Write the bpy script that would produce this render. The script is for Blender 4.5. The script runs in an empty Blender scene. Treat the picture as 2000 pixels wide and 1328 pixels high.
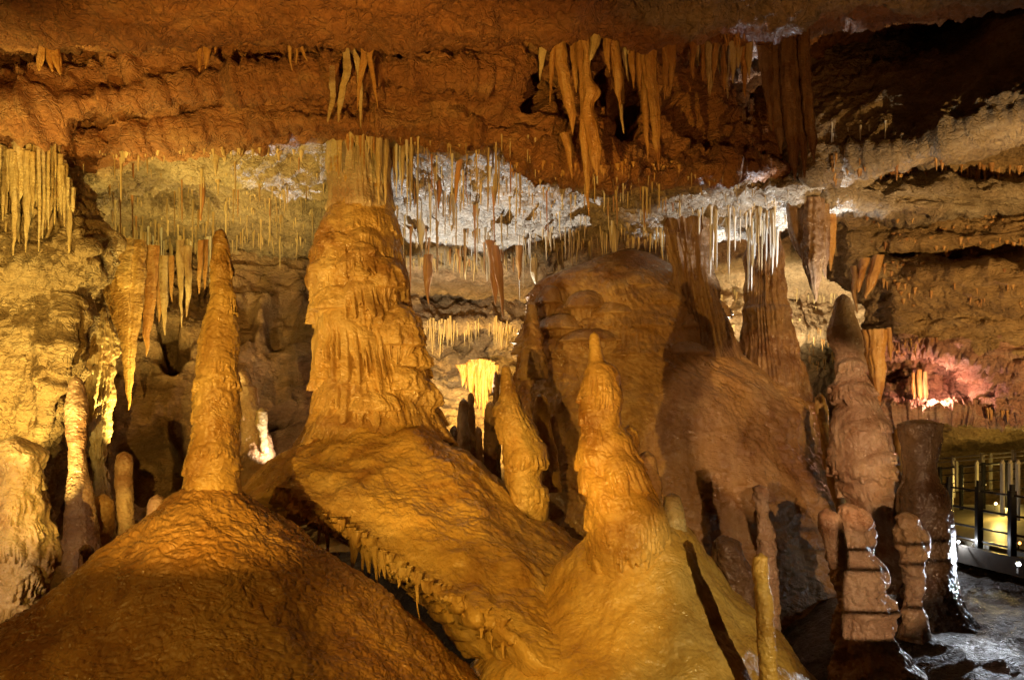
import bpy, math, random
import numpy as np
from mathutils import Vector
from mathutils.bvhtree import BVHTree

# ------------------------------------------------------------------ basics
F, CX0, HY = 1500.0, 1000.0, 850.0      # focal length and horizon of the shot, for placing things by depth
SC, CZ = 1.6, 3.0                       # metres per unit, eye height in units
rng = np.random.default_rng(7)
random.seed(7)
sc = bpy.context.scene
COL = sc.collection

def P(px, py, d):
    return np.array(((px - CX0) / F * d, d, CZ + (HY - py) / F * d))

_perm = rng.permutation(256).astype(np.int32)
_g = rng.normal(size=(256, 3)).astype(np.float32)
_g /= np.linalg.norm(_g, axis=1)[:, None]
_jit = rng.random((256, 3)).astype(np.float32)

from concurrent.futures import ThreadPoolExecutor
_pool = ThreadPoolExecutor(4)
_perm2 = np.concatenate([_perm, _perm, _perm]).astype(np.int32)
_g0, _g1, _g2 = [np.ascontiguousarray(_g[:, k]) for k in range(3)]
_j0, _j1, _j2 = [np.ascontiguousarray(_jit[:, k]) for k in range(3)]

def _chunked(fn, p):
    p = np.asarray(p, np.float32); sh = p.shape[:-1]
    q = np.ascontiguousarray(p.reshape(-1, 3).T)
    n = q.shape[1]; out = np.empty(n, np.float32); st = 16384
    def job(a): out[a:a + st] = fn(q[0, a:a + st], q[1, a:a + st], q[2, a:a + st])
    if n <= st: job(0)
    else: list(_pool.map(job, range(0, n, st)))
    return out.reshape(sh)

def _pn(x, y, z):
    fx, fy, fz = np.floor(x), np.floor(y), np.floor(z)
    ix, iy, iz = fx.astype(np.int32) & 255, fy.astype(np.int32) & 255, fz.astype(np.int32) & 255
    x, y, z = x - fx, y - fy, z - fz
    u, v, w = x * x * x * (x * (x * 6 - 15) + 10), y * y * y * (y * (y * 6 - 15) + 10), z * z * z * (z * (z * 6 - 15) + 10)
    def c(a, b, e):
        h = _perm2[_perm2[_perm2[ix + a] + iy + b] + iz + e]
        return _g0[h] * (x - a) + _g1[h] * (y - b) + _g2[h] * (z - e)
    l = []
    for e in (0, 1):
        a0 = c(0, 0, e); a0 += u * (c(1, 0, e) - a0)
        a1 = c(0, 1, e); a1 += u * (c(1, 1, e) - a1)
        a0 += v * (a1 - a0); l.append(a0)
    return (l[0] + w * (l[1] - l[0])) * np.float32(1.5)

def _cell(x, y, z):
    fx, fy, fz = np.floor(x), np.floor(y), np.floor(z)
    ix, iy, iz = fx.astype(np.int32) & 255, fy.astype(np.int32) & 255, fz.astype(np.int32) & 255
    x, y, z = x - fx, y - fy, z - fz
    best = np.full(x.shape, 9.0, np.float32)
    for a in (-1, 0, 1):
        ha = _perm2[(ix + a) & 255]
        for b in (-1, 0, 1):
            hb = _perm2[ha + ((iy + b) & 255)]
            for e in (-1, 0, 1):
                h = _perm2[hb + ((iz + e) & 255)]
                dx, dy, dz = _j0[h] + a - x, _j1[h] + b - y, _j2[h] + e - z
                np.minimum(best, dx * dx + dy * dy + dz * dz, out=best)
    return np.sqrt(best)

def pn(p): return _chunked(_pn, p)
def cell(p): return _chunked(_cell, p)

def fbm(p, o=4, gain=.5, lac=2.03):
    p = np.asarray(p, np.float32)
    s, a = 0, 1.0
    for k in range(o):
        s = s + a * pn(p + 17.3 * k)
        a *= gain
        p = p * lac
    return s

def ridged(p, o=3, gain=.5):
    p = np.asarray(p, np.float32)
    s, a = 0, 1.0
    for k in range(o):
        s = s + a * (1 - 2 * np.abs(pn(p + 9.1 * k)))
        a *= gain
        p = p * 2.1
    return s

def n1(x, seed=0.0):
    x = np.asarray(x, np.float32) + np.float32(seed * 31.7)
    f = np.floor(x); i = f.astype(np.int32) & 255; t = x - f
    a = _g0[_perm2[i]] * t; b = _g0[_perm2[i + 1]] * (t - 1)
    return (a + t * t * t * (t * (t * 6 - 15) + 10) * (b - a)) * 2.0

def n2(x, y, seed=0.0):
    x, y = np.broadcast_arrays(np.asarray(x, np.float32), np.asarray(y, np.float32))
    return pn(np.stack([x, y, x * 0 + seed * 2.9 + .41], -1))

def sstep(a, b, x):
    t = np.clip((x - a) / (b - a), 0, 1)
    return t * t * (3 - 2 * t)

def blur(a, k, axis=0):
    if k < 1: return a
    w = np.exp(-.5 * (np.arange(-2 * k, 2 * k + 1) / k) ** 2); w /= w.sum()
    pad = [(0, 0)] * a.ndim; pad[axis] = (2 * k, 2 * k)
    b = np.pad(a, pad, mode='edge')
    n = a.shape[axis]; out = 0
    for i, wi in enumerate(w):
        out = out + wi * (b[i:i + n] if axis == 0 else b[:, i:i + n])
    return out

# ------------------------------------------------------------------ objects
def tag(o, label=None, cat=None, group=None, kind=None):
    for k, v in (('label', label), ('category', cat), ('group', group), ('kind', kind)):
        if v: o[k] = v
    return o

def raw_mesh(name, V, quads, mat, tint=None, smooth=True):
    me = bpy.data.meshes.new(name)
    V = np.asarray(V, np.float32).reshape(-1, 3); quads = np.asarray(quads, np.int32)
    k = quads.shape[1]
    me.vertices.add(len(V)); me.vertices.foreach_set('co', V.ravel())
    me.loops.add(quads.size); me.loops.foreach_set('vertex_index', quads.ravel())
    me.polygons.add(len(quads))
    me.polygons.foreach_set('loop_start', np.arange(0, quads.size, k, dtype=np.int32))
    me.polygons.foreach_set('loop_total', np.full(len(quads), k, np.int32))
    me.polygons.foreach_set('use_smooth', np.full(len(quads), smooth, bool))
    if tint is not None:
        at = me.attributes.new('tint', 'FLOAT', 'POINT')
        at.data.foreach_set('value', np.asarray(tint, np.float32).ravel())
    me.materials.append(mat)
    me.update()
    return me

def grid_quads(n, m, wrap):
    i = np.arange(n - 1)[:, None]; mm = m if wrap else m - 1
    j = np.arange(mm)[None, :]; j2 = (j + 1) % m
    return np.stack([i * m + j, i * m + j2, (i + 1) * m + j2, (i + 1) * m + j], -1).reshape(-1, 4)

def link(name, me, parent=None, loc=None):
    o = bpy.data.objects.new(name, me); COL.objects.link(o)
    if parent is not None: o.parent = parent
    if loc is not None: o.location = loc
    return o

def grid_obj(name, V, mat, wrap=False, parent=None, tint=None, origin=None, flip=False):
    """V (n, m, 3) in units; object origin at ORIGIN (units, world) - parent assumed at the same origin."""
    n, m = V.shape[:2]
    org = np.zeros(3) if origin is None else np.asarray(origin)
    q = grid_quads(n, m, wrap)
    if flip: q = q[:, ::-1]
    me = raw_mesh(name, (V - org) * SC, q, mat, tint)
    return link(name, me, parent, None if parent is not None else Vector(org * SC))

def empty(name, org, label, cat, group=None):
    o = bpy.data.objects.new(name, None); COL.objects.link(o)
    o.location = Vector(np.asarray(org) * SC); o.empty_display_size = .2
    return tag(o, label, cat, group)

# ------------------------------------------------------------------ materials
def newmat(name):
    m = bpy.data.materials.new(name); m.use_nodes = True
    nt = m.node_tree
    return m, nt, nt.nodes, nt.links, nt.nodes['Principled BSDF']

def noise_node(N, L, vec, scale, detail=6, rough=.6, dist=0.0):
    t = N.new('ShaderNodeTexNoise'); t.inputs['Scale'].default_value = scale
    t.inputs['Detail'].default_value = detail; t.inputs['Roughness'].default_value = rough
    t.inputs['Distortion'].default_value = dist
    L.new(vec, t.inputs['Vector']); return t.outputs['Fac']

def ramp(N, L, fac, stops):
    r = N.new('ShaderNodeValToRGB'); e = r.color_ramp.elements
    e[0].position, e[0].color = stops[0][0], (*stops[0][1], 1)
    e[1].position, e[1].color = stops[-1][0], (*stops[-1][1], 1)
    for p, c in stops[1:-1]:
        k = e.new(p); k.color = (*c, 1)
    L.new(fac, r.inputs['Fac']); return r.outputs['Color']

def mapping(N, L, vec, s):
    m = N.new('ShaderNodeMapping'); m.inputs['Scale'].default_value = s
    L.new(vec, m.inputs['Vector']); return m.outputs['Vector']

def math_node(N, L, op, a, b):
    m = N.new('ShaderNodeMath'); m.operation = op
    for k, v in enumerate((a, b)):
        if isinstance(v, (int, float)): m.inputs[k].default_value = v
        else: L.new(v, m.inputs[k])
    return m.outputs[0]

def mixc(N, L, fac, a, b, mode='MIX'):
    m = N.new('ShaderNodeMix'); m.data_type = 'RGBA'; m.blend_type = mode
    for s, v in ((m.inputs['Factor'], fac), (m.inputs['A'], a), (m.inputs['B'], b)):
        if isinstance(v, (int, float)): s.default_value = v
        elif isinstance(v, tuple): s.default_value = (*v, 1)
        else: L.new(v, s)
    return m.outputs['Result']

def flowstone(name, dark, mid, light, rough=.36, scale=1.0, pebble=.5, sss=0.0, streak=.5, spec=.5):
    m, nt, N, L, B = newmat(name)
    geo = N.new('ShaderNodeNewGeometry'); pos = geo.outputs['Position']
    big = noise_node(N, L, pos, 1.1 * scale, 5, .6, .6)
    st = noise_node(N, L, mapping(N, L, pos, (5 * scale, 5 * scale, .8 * scale)), 1.0, 5, .6, .8)
    f = math_node(N, L, 'ADD', math_node(N, L, 'MULTIPLY', big, 1 - streak), math_node(N, L, 'MULTIPLY', st, streak))
    col = ramp(N, L, f, [(.32, dark), (.5, mid), (.66, light)])
    stain = noise_node(N, L, pos, .55 * scale, 6, .62, 1.2)
    col = mixc(N, L, 1.0, col, ramp(N, L, stain, [(.36, (.55, .42, .34)), (.5, (1, 1, 1)), (.66, (1.0, .93, .72))]), 'MULTIPLY')
    fine = noise_node(N, L, pos, 26 * scale, 4, .65)
    col = mixc(N, L, .5, col, ramp(N, L, fine, [(.3, (.62, .58, .5)), (.7, (1.0, 1.0, 1.0))]), 'MULTIPLY')
    L.new(col, B.inputs['Base Color'])
    L.new(ramp(N, L, noise_node(N, L, pos, 5 * scale, 4, .6), [(.38, (rough * .5,) * 3), (.62, (rough * 1.6,) * 3)]), B.inputs['Roughness'])
    B.inputs['Specular IOR Level'].default_value = spec
    if sss:
        B.inputs['Subsurface Weight'].default_value = sss
        B.inputs['Subsurface Radius'].default_value = (.06, .03, .012)
        B.inputs['Subsurface Scale'].default_value = .6
    # pebbled calcite skin: rounded cells over fine grain
    vor = N.new('ShaderNodeTexVoronoi'); vor.feature = 'SMOOTH_F1'; vor.inputs['Scale'].default_value = 26 * scale
    vor.inputs['Smoothness'].default_value = .6
    wv = N.new('ShaderNodeVectorMath'); wv.operation = 'ADD'
    wn = N.new('ShaderNodeTexNoise'); wn.inputs['Scale'].default_value = 3; L.new(pos, wn.inputs['Vector'])
    sc_ = N.new('ShaderNodeVectorMath'); sc_.operation = 'SCALE'; sc_.inputs['Scale'].default_value = .3
    L.new(wn.outputs['Color'], sc_.inputs[0]); L.new(pos, wv.inputs[0]); L.new(sc_.outputs[0], wv.inputs[1])
    L.new(mapping(N, L, wv.outputs[0], (1, 1, 1.5)), vor.inputs['Vector'])
    h = math_node(N, L, 'ADD', math_node(N, L, 'MULTIPLY', vor.outputs['Distance'], -pebble),
                  math_node(N, L, 'ADD', math_node(N, L, 'MULTIPLY', noise_node(N, L, pos, 11 * scale, 6, .6), .9),
                            math_node(N, L, 'MULTIPLY', noise_node(N, L, pos, 70, 3, .6), .22)))
    bp = N.new('ShaderNodeBump'); bp.inputs['Strength'].default_value = .6; bp.inputs['Distance'].default_value = .028
    L.new(h, bp.inputs['Height']); L.new(bp.outputs['Normal'], B.inputs['Normal'])
    return m

def rock(name, clay, lime, rough=.6):
    """limestone with clay staining where the 'tint' attribute is high"""
    m, nt, N, L, B = newmat(name)
    geo = N.new('ShaderNodeNewGeometry'); pos = geo.outputs['Position']
    at = N.new('ShaderNodeAttribute'); at.attribute_name = 'tint'
    strat = noise_node(N, L, mapping(N, L, pos, (.7, .7, 4.5)), 1.0, 7, .62, .5)
    blot = noise_node(N, L, pos, 2.6, 7, .65, .4)
    f = math_node(N, L, 'ADD', math_node(N, L, 'MULTIPLY', strat, .5), math_node(N, L, 'MULTIPLY', blot, .5))
    c1 = ramp(N, L, f, [(.33, clay[0]), (.5, clay[1]), (.64, clay[2])])
    c2 = ramp(N, L, f, [(.33, lime[0]), (.5, lime[1]), (.64, lime[2])])
    tm = math_node(N, L, 'ADD', at.outputs['Fac'], math_node(N, L, 'MULTIPLY', math_node(N, L, 'SUBTRACT', blot, .5), .9))
    cl = N.new('ShaderNodeClamp'); L.new(tm, cl.inputs[0])
    col = mixc(N, L, cl.outputs[0], c2, c1)
    fine = noise_node(N, L, mapping(N, L, pos, (1, 1, 2)), 17, 6, .7)
    col = mixc(N, L, .75, col, ramp(N, L, fine, [(.3, (.42, .38, .33)), (.62, (1, 1, 1))]), 'MULTIPLY')
    L.new(col, B.inputs['Base Color'])
    L.new(ramp(N, L, noise_node(N, L, pos, 9, 4, .6), [(.35, (rough * .6,) * 3), (.65, (min(1, rough * 1.4),) * 3)]), B.inputs['Roughness'])
    vor = N.new('ShaderNodeTexVoronoi'); vor.feature = 'DISTANCE_TO_EDGE'; vor.inputs['Scale'].default_value = 4.2
    wn = N.new('ShaderNodeTexNoise'); wn.inputs['Scale'].default_value = 4; L.new(pos, wn.inputs['Vector'])
    sc_ = N.new('ShaderNodeVectorMath'); sc_.operation = 'SCALE'; sc_.inputs['Scale'].default_value = .6
    add = N.new('ShaderNodeVectorMath'); add.operation = 'ADD'
    L.new(wn.outputs['Color'], sc_.inputs[0]); L.new(pos, add.inputs[0]); L.new(sc_.outputs[0], add.inputs[1])
    L.new(mapping(N, L, add.outputs[0], (1, 1, 2.4)), vor.inputs['Vector'])
    crack = ramp(N, L, vor.outputs['Distance'], [(0.0, (0, 0, 0)), (.10, (1, 1, 1))])
    h = math_node(N, L, 'ADD', math_node(N, L, 'MULTIPLY', crack, .3),
                  math_node(N, L, 'ADD', math_node(N, L, 'MULTIPLY', noise_node(N, L, mapping(N, L, pos, (1, 1, 2.2)), 6, 8, .68), 1.5),
                            math_node(N, L, 'MULTIPLY', noise_node(N, L, pos, 45, 4, .7), .35)))
    bp = N.new('ShaderNodeBump'); bp.inputs['Strength'].default_value = .9; bp.inputs['Distance'].default_value = .07
    L.new(h, bp.inputs['Height']); L.new(bp.outputs['Normal'], B.inputs['Normal'])
    return m

def calcite(name, a, b, rough=.3, trans=.0):
    m, nt, N, L, B = newmat(name)
    geo = N.new('ShaderNodeNewGeometry'); oi = N.new('ShaderNodeObjectInfo')
    v = noise_node(N, L, mapping(N, L, geo.outputs['Position'], (6, 6, 1.2)), 1.0, 3, .6)
    f = math_node(N, L, 'ADD', math_node(N, L, 'MULTIPLY', oi.outputs['Random'], .6), math_node(N, L, 'MULTIPLY', v, .5))
    L.new(ramp(N, L, f, [(.15, a), (.85, b)]), B.inputs['Base Color'])
    B.inputs['Roughness'].default_value = rough
    if trans:
        B.inputs['Subsurface Weight'].default_value = trans
        B.inputs['Subsurface Radius'].default_value = (.05, .03, .015)
    bp = N.new('ShaderNodeBump'); bp.inputs['Strength'].default_value = .5; bp.inputs['Distance'].default_value = .01
    L.new(noise_node(N, L, geo.outputs['Position'], 30, 4, .6), bp.inputs['Height']); L.new(bp.outputs['Normal'], B.inputs['Normal'])
    return m

def plain(name, col, rough, metal=0.0, var=.25, scale=6):
    m, nt, N, L, B = newmat(name)
    geo = N.new('ShaderNodeNewGeometry')
    v = noise_node(N, L, geo.outputs['Position'], scale, 6, .65)
    c2 = tuple(c * (1 - var) for c in col)
    L.new(ramp(N, L, v, [(.35, c2), (.65, col)]), B.inputs['Base Color'])
    B.inputs['Roughness'].default_value = rough; B.inputs['Metallic'].default_value = metal
    return m

def glow(name, col, s):
    m, nt, N, L, B = newmat(name)
    B.inputs['Emission Color'].default_value = (*col, 1); B.inputs['Emission Strength'].default_value = s
    B.inputs['Base Color'].default_value = (.8, .8, .8, 1)
    return m

M = dict(
    ochre=flowstone('ochre_flowstone', (.36, .20, .06), (.56, .36, .12), (.68, .50, .22), .34, 1.0, .55, streak=.45),
    mound=flowstone('brown_flowstone', (.24, .11, .035), (.42, .225, .07), (.56, .34, .12), .36, 1.0, .9, streak=.25),
    gold=flowstone('golden_flowstone', (.42, .22, .06), (.62, .40, .12), (.72, .52, .22), .34, .9, .45, streak=.3),
    cream=flowstone('cream_flowstone', (.52, .40, .24), (.66, .54, .36), (.74, .65, .48), .34, 1.1, .45, .12, .35),
    pink=flowstone('pink_flowstone', (.40, .26, .18), (.56, .40, .28), (.68, .53, .40), .34, 1.2, .6, .08, .35),
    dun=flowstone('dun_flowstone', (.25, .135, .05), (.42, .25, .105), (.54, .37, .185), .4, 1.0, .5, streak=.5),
    wet=flowstone('dark_wet_flowstone', (.09, .055, .03), (.16, .10, .055), (.24, .16, .09), .2, 1.2, .6, streak=.4, spec=.7),
    rock=rock('cave_rock', ((.27, .10, .035), (.46, .20, .075), (.56, .30, .13)), ((.26, .19, .12), (.44, .34, .22), (.60, .50, .36))),
    wall=rock('wall_rock', ((.24, .13, .05), (.44, .27, .11), (.56, .38, .19)), ((.22, .15, .08), (.40, .29, .16), (.52, .42, .28))),
    redrock=rock('red_alcove_rock', ((.34, .14, .09), (.50, .26, .18), (.62, .42, .32)), ((.34, .15, .1), (.5, .28, .2), (.6, .43, .34))),
    floor=rock('wet_cave_floor', ((.06, .045, .035), (.10, .075, .055), (.15, .12, .09)), ((.05, .045, .04), (.09, .08, .07), (.14, .13, .12)), .5),
    straw=calcite('straw_calcite', (.42, .26, .09), (.72, .58, .34), .35),
    whitestraw=calcite('white_straw_calcite', (.68, .6, .46), (.85, .82, .74), .25),
    redstraw=calcite('red_straw_calcite', (.40, .17, .06), (.54, .30, .12), .35),
    spike=flowstone('stalactite_flowstone', (.36, .17, .055), (.54, .29, .10), (.64, .42, .18), .34, 1.6, .4, streak=.7),
    palespike=flowstone('pale_stalactite_flowstone', (.46, .32, .15), (.64, .50, .28), (.74, .62, .42), .34, 1.6, .35, streak=.7),
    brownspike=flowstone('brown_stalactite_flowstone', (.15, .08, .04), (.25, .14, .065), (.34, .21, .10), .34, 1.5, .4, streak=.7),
    steel=plain('dark_steel', (.045, .04, .035), .35, .6),
    pale=plain('pale_painted_timber', (.62, .55, .36), .5, 0, .2),
    deck=plain('worn_deck_board', (.24, .2, .13), .45, 0, .4, 3),
    board=plain('toe_board', (.14, .12, .1), .4, 0, .4, 3),
    rail=plain('grey_handrail', (.42, .36, .32), .35, .3, .2),
    lens_w=glow('cool_lamp_lens', (.85, .92, 1.0), 55),
    lens_o=glow('orange_lamp_lens', (1.0, .35, .05), 12),
    lens_y=glow('warm_lamp_lens', (1.0, .7, .25), 18),
)

# ------------------------------------------------------------------ shape builders
def curve_eval(t_ctrl, vals, t):
    """monotone-ish cubic (PCHIP) through control values"""
    x = np.asarray(t_ctrl, float); y = np.asarray(vals, float)
    h = np.diff(x); dl = np.diff(y, axis=0) / h.reshape((-1,) + (1,) * (y.ndim - 1))
    m = np.zeros_like(y); m[0] = dl[0]; m[-1] = dl[-1]
    a, b = dl[:-1], dl[1:]
    m[1:-1] = np.where(a * b > 0, 2 * a * b / np.where(np.abs(a + b) < 1e-9, 1, a + b), 0)
    i = np.clip(np.searchsorted(x, t, 'right') - 1, 0, len(x) - 2)
    s = ((t - x[i]) / h[i]); hh = h[i]
    sh = (-1,) + (1,) * (y.ndim - 1)
    s = s.reshape(sh); hh = hh.reshape(sh)
    return ((1 + 2 * s) * (1 - s) ** 2 * y[i] + s * (1 - s) ** 2 * hh * m[i] + s * s * (3 - 2 * s) * y[i + 1] + s * s * (s - 1) * hh * m[i + 1])

def normals(V, wrap=False):
    if wrap:
        gu = np.roll(V, -1, 1) - np.roll(V, 1, 1)
    else:
        gu = np.gradient(V, axis=1)
    gv = np.gradient(V, axis=0)
    n = np.cross(gu, gv)
    return n / (np.linalg.norm(n, axis=-1, keepdims=True) + 1e-9)

def lobes(u, v, L, W, seed):
    """overlapping flowstone tiers: each a dome with a fluted, dripping lower edge.  u, v and W (wrap) in photo pixels"""
    out = np.zeros_like(u)
    for k, (u0, v0, w, h, amp) in enumerate(L):
        du = u - u0
        if W: du = (du + W / 2) % W - W / 2
        ok = np.nonzero((np.abs(du) < w) & (v > v0 - 6) & (v < v0 + 1.8 * h))
        if not len(ok[0]): continue
        du = du[ok]; dn = du / w; vv = v[ok]
        fl = n1(du / (w * .12 + 6.0), seed + k) + .3 * n1(du / (w * .06 + 3.), seed + k + 40)
        t = (vv - v0 - .42 * h * dn * dn - 2.0 * n1(du / 14., seed + k + 80)) / h
        edge = .8 + .30 * fl - .25 * dn * dn
        tc = np.clip(t, 0, 1)
        prof = amp * np.sqrt(np.clip(t * 4.5, 0, 1)) * (.42 + .62 * tc) * np.sqrt(np.clip(1 - dn ** 4, 0, 1))
        slit = 1 - sstep(.06, .36, np.abs(fl)); prof *= 1 - .8 * sstep(.2, .7, tc) * slit * (n1(du / 23., seed + k + 7) > -.25)
        prof *= 1 - sstep(edge - .05, edge + .05, t)
        out[ok] = np.maximum(out[ok], np.where(t > 0, prof, 0))
    return out

def auto_lobes(v0, v1, W, n, wr, hr, amp, seed):
    r = np.random.default_rng(seed)
    return [(r.uniform(0, W), r.uniform(v0, v1), r.uniform(*wr), r.uniform(*hr), r.uniform(*amp)) for _ in range(n)]

def revolve(prof, d, ky=1.0, lump=3.0, lsize=60., band=0.0, bper=14., fine=.8, L=None, flute=0.0, fper=9., seed=1.0, res=1.6, bend=0.0, dz=None, cap=True, capk=1.3):
    """solid of growth rings whose left / right outline (photo px at depth d) is given from top to bottom"""
    a = np.array(prof, float)
    n = int(max(30, (a[-1, 0] - a[0, 0]) / res))
    v = np.linspace(a[0, 0], a[-1, 0], n)
    xl = curve_eval(a[:, 0], a[:, 1], v); xr = curve_eval(a[:, 0], a[:, 2], v)
    rx = (xr - xl) / 2; cx = (xl + xr) / 2
    if cap:
        hcap = max(2.0, rx[0] * capk)
        rx = rx * np.sqrt(np.clip((v - v[0] + .02) / hcap, 0, 1)) ** .9
    m = int(np.clip(2 * math.pi * rx.max() / res / 1.3, 28, 760))
    th = np.linspace(0, 2 * math.pi, m, endpoint=False)
    T, Vv = np.meshgrid(th, v)
    R = rx[:, None]; ravg = np.percentile(rx, 70)
    U = (T / (2 * math.pi)) * (2 * math.pi * ravg)
    # sample noise on the solid itself, in photo px
    qx = R * np.cos(T); qy = R * np.sin(T)
    q = np.stack([qx + seed * 37.1, qy + seed * 11.3, Vv + seed * 5.7], -1)
    D = lump * fbm(q / lsize, 3) + fine * fbm(q / 9., 3)
    if band:
        w = Vv / bper + .9 * fbm(q / 70., 2) + .25 * n1(T * 2 + Vv / 60, seed)
        w = w - np.floor(w)
        D = D + band * (np.sqrt(np.clip(1 - (2 * w - 1) ** 2, 0, 1)) - .6) * (.6 + .8 * np.clip(fbm(q / 50. + 8, 2) + .3, 0, 1))
    if flute:
        D = D + flute * (np.abs(n2(U / fper, Vv / 160., seed)) * 2 - .5)
    if L is not None:
        D = D + lobes(U, Vv, L, 2 * math.pi * ravg, seed * 3)
    D = D * np.clip(R / (ravg * .5 + 1e-6), 0, 1)
    RR = np.maximum(R + D, 0.02)
    s = d / F
    dd = np.full_like(v, d) if dz is None else np.interp(v, a[:, 0], np.asarray(dz, float))
    X = ((cx - CX0) * dd / F)[:, None] + RR * np.cos(T) * s
    Y = dd[:, None] + RR * np.sin(T) * s * ky
    Z = (CZ + (HY - v) / F * d)[:, None] + 0 * X
    # lumps also push downward a little so that tiers overhang
    Z = Z - .18 * np.clip(D, 0, None) * s
    return np.stack([X, Y, Z], -1)

def base_of(V):
    o = V[-1].mean(0); o[2] = V[..., 2].min(); return o

def stalagmite(name, prof, d, mat, label, cat='stalagmite', group=None, parent=None, **k):
    V = revolve(prof, d, **k)
    o = grid_obj(name, V, mat, wrap=True, parent=parent, origin=base_of(V) if parent is None else parent_org[parent.name])
    if parent is None: tag(o, label, cat, group); parent_org[o.name] = base_of(V)
    return o
parent_org = {}

def spike_mesh(path, rad, d, ky=.85, seed=1.0, lump=.12, res=2.2, flute=.18, m=None, d1=None):
    """hanging tapering body along a path of photo px (x, y), radii in px"""
    a = np.array(path, float); r = np.array(rad, float)
    L = np.r_[0, np.cumsum(np.hypot(*np.diff(a, axis=0).T))]
    n = int(max(10, L[-1] / res)); t = np.linspace(0, L[-1], n)
    cx = curve_eval(L, a[:, 0], t); cy = curve_eval(L, a[:, 1], t)
    rr = np.maximum(curve_eval(L, r, t), .15)
    rr[-1] = .03; rr[-2] *= .75
    m = m or int(np.clip(2 * math.pi * r.max() / 1.6, 8, 72))
    T, Tt = np.meshgrid(np.linspace(0, 2 * math.pi, m, endpoint=False), t)
    R = rr[:, None]
    q = np.stack([np.cos(T) * 1.3 + seed * 3.1, np.sin(T) * 1.3, Tt / max(16, r.max() * 5) + seed * 7.7], -1)
    q2 = np.stack([np.cos(T) * 2.6 + seed * 2.1, np.sin(T) * 2.6, Tt / 9. + seed], -1)
    wob = n1(t / 30., seed) * min(2.5, r.max() * .2)
    RR = R * (1 + lump * 1.6 * fbm(q, 2) + lump * .45 * fbm(q2, 2) - flute * np.abs(n1(T * 1.9 + .25 * np.sin(T) + Tt / 260., seed)) * (np.cos(T) ** 2 * .4 + .6))
    d = np.linspace(d, d if d1 is None else d1, n)[:, None]; s = d / F
    X = (cx + wob - CX0)[:, None] * s + RR * np.cos(T) * s
    Y = d + RR * np.sin(T) * s * ky
    Z = CZ + (HY - cy)[:, None] * s + 0 * X
    return np.stack([X, Y, Z], -1)

def spike(name, path, rad, d, mat, label, cat='stalactite', group=None, parent=None, **k):
    V = spike_mesh(path, rad, d, **k)
    if parent is None:
        org = V[0].mean(0)
        o = grid_obj(name, V, mat, wrap=True, origin=org, flip=True)
        tag(o, label, cat, group); parent_org[o.name] = org
    else:
        o = grid_obj(name, V, mat, wrap=True, parent=parent, origin=parent_org[parent.name], flip=True)
    return o

def loft(name, rows, mat, nu, nv, disp, tint, kind='structure', smooth=(2, 2), mat2=None, mask=None):
    """rows[r][s] = (px, py, d): surface through stations s, features r"""
    C = np.array([[P(*c) for c in r] for r in rows])
    su = np.arange(C.shape[1]); seg = np.linalg.norm(np.diff(C, axis=1), axis=2).mean(0) + .05
    uu = np.r_[0, np.cumsum(seg)]
    A = np.stack([curve_eval(uu, C[r], np.linspace(0, uu[-1], nu)) for r in range(C.shape[0])])
    # rows: spread samples by how tall each step looks
    pyd = np.abs(np.diff(np.array(rows)[..., 1], axis=0)).mean(1); ln = np.linalg.norm(np.diff(C, axis=0), axis=2).mean(1)
    pyd = np.minimum(pyd, 140)
    w = np.sqrt((pyd + 4) * (ln * 60 + 4)); vv = np.r_[0, np.cumsum(w)]
    t = np.linspace(0, vv[-1], nv)
    ti = np.interp(t, vv, np.arange(C.shape[0]))
    i = np.minimum(ti.astype(int), C.shape[0] - 2); f = (ti - i)[:, None, None]
    V = A[i] * (1 - f) + A[i + 1] * f
    V = blur(blur(V, smooth[0], 0), smooth[1], 1)
    N = normals(V)
    cam = np.array((0, 0, CZ))
    if (N * (cam - V)).sum(-1).mean() < 0: N = -N
    tt = tint(ti[:, None] + 0 * V[..., 0], V)
    D = disp(V, ti[:, None] + 0 * V[..., 0], N)
    V = V + N * D[..., None]
    o = grid_obj(name, V, mat, tint=tt)
    if mat2 is not None:
        o.data.materials.append(mat2)
        mi = mask(ti[:, None] + 0 * V[..., 0], V)[:-1, :-1].astype(np.int32)
        o.data.polygons.foreach_set('material_index', mi.ravel())
    tag(o, kind=kind)
    return o, V

BV = []
def add_bvh(V, step=3):
    n, m = V[::step, ::step].shape[:2]
    W = V[::step, ::step].reshape(-1, 3)
    BV.append(BVHTree.FromPolygons([Vector(p) for p in W.tolist()], grid_quads(n, m, False).tolist()))

CAM = Vector((0, 0, CZ))
def hit(px, py):
    dr = Vector(((px - CX0) / F, 1, (HY - py) / F))
    best = None
    for b in BV:
        h = b.ray_cast(CAM, dr.normalized())
        if h[0] is not None and (best is None or h[3] < best[1]): best = (h[0], h[3])
    return None if best is None else np.array(best[0])

def up_hit(p):
    """roof point straight above p"""
    best = None
    for b in BV:
        h = b.ray_cast(Vector(p), Vector((0, 0, 1)))
        if h[0] is not None and (best is None or h[3] < best[1]): best = (h[0], h[3])
    return None if best is None else np.array(best[0])

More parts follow.
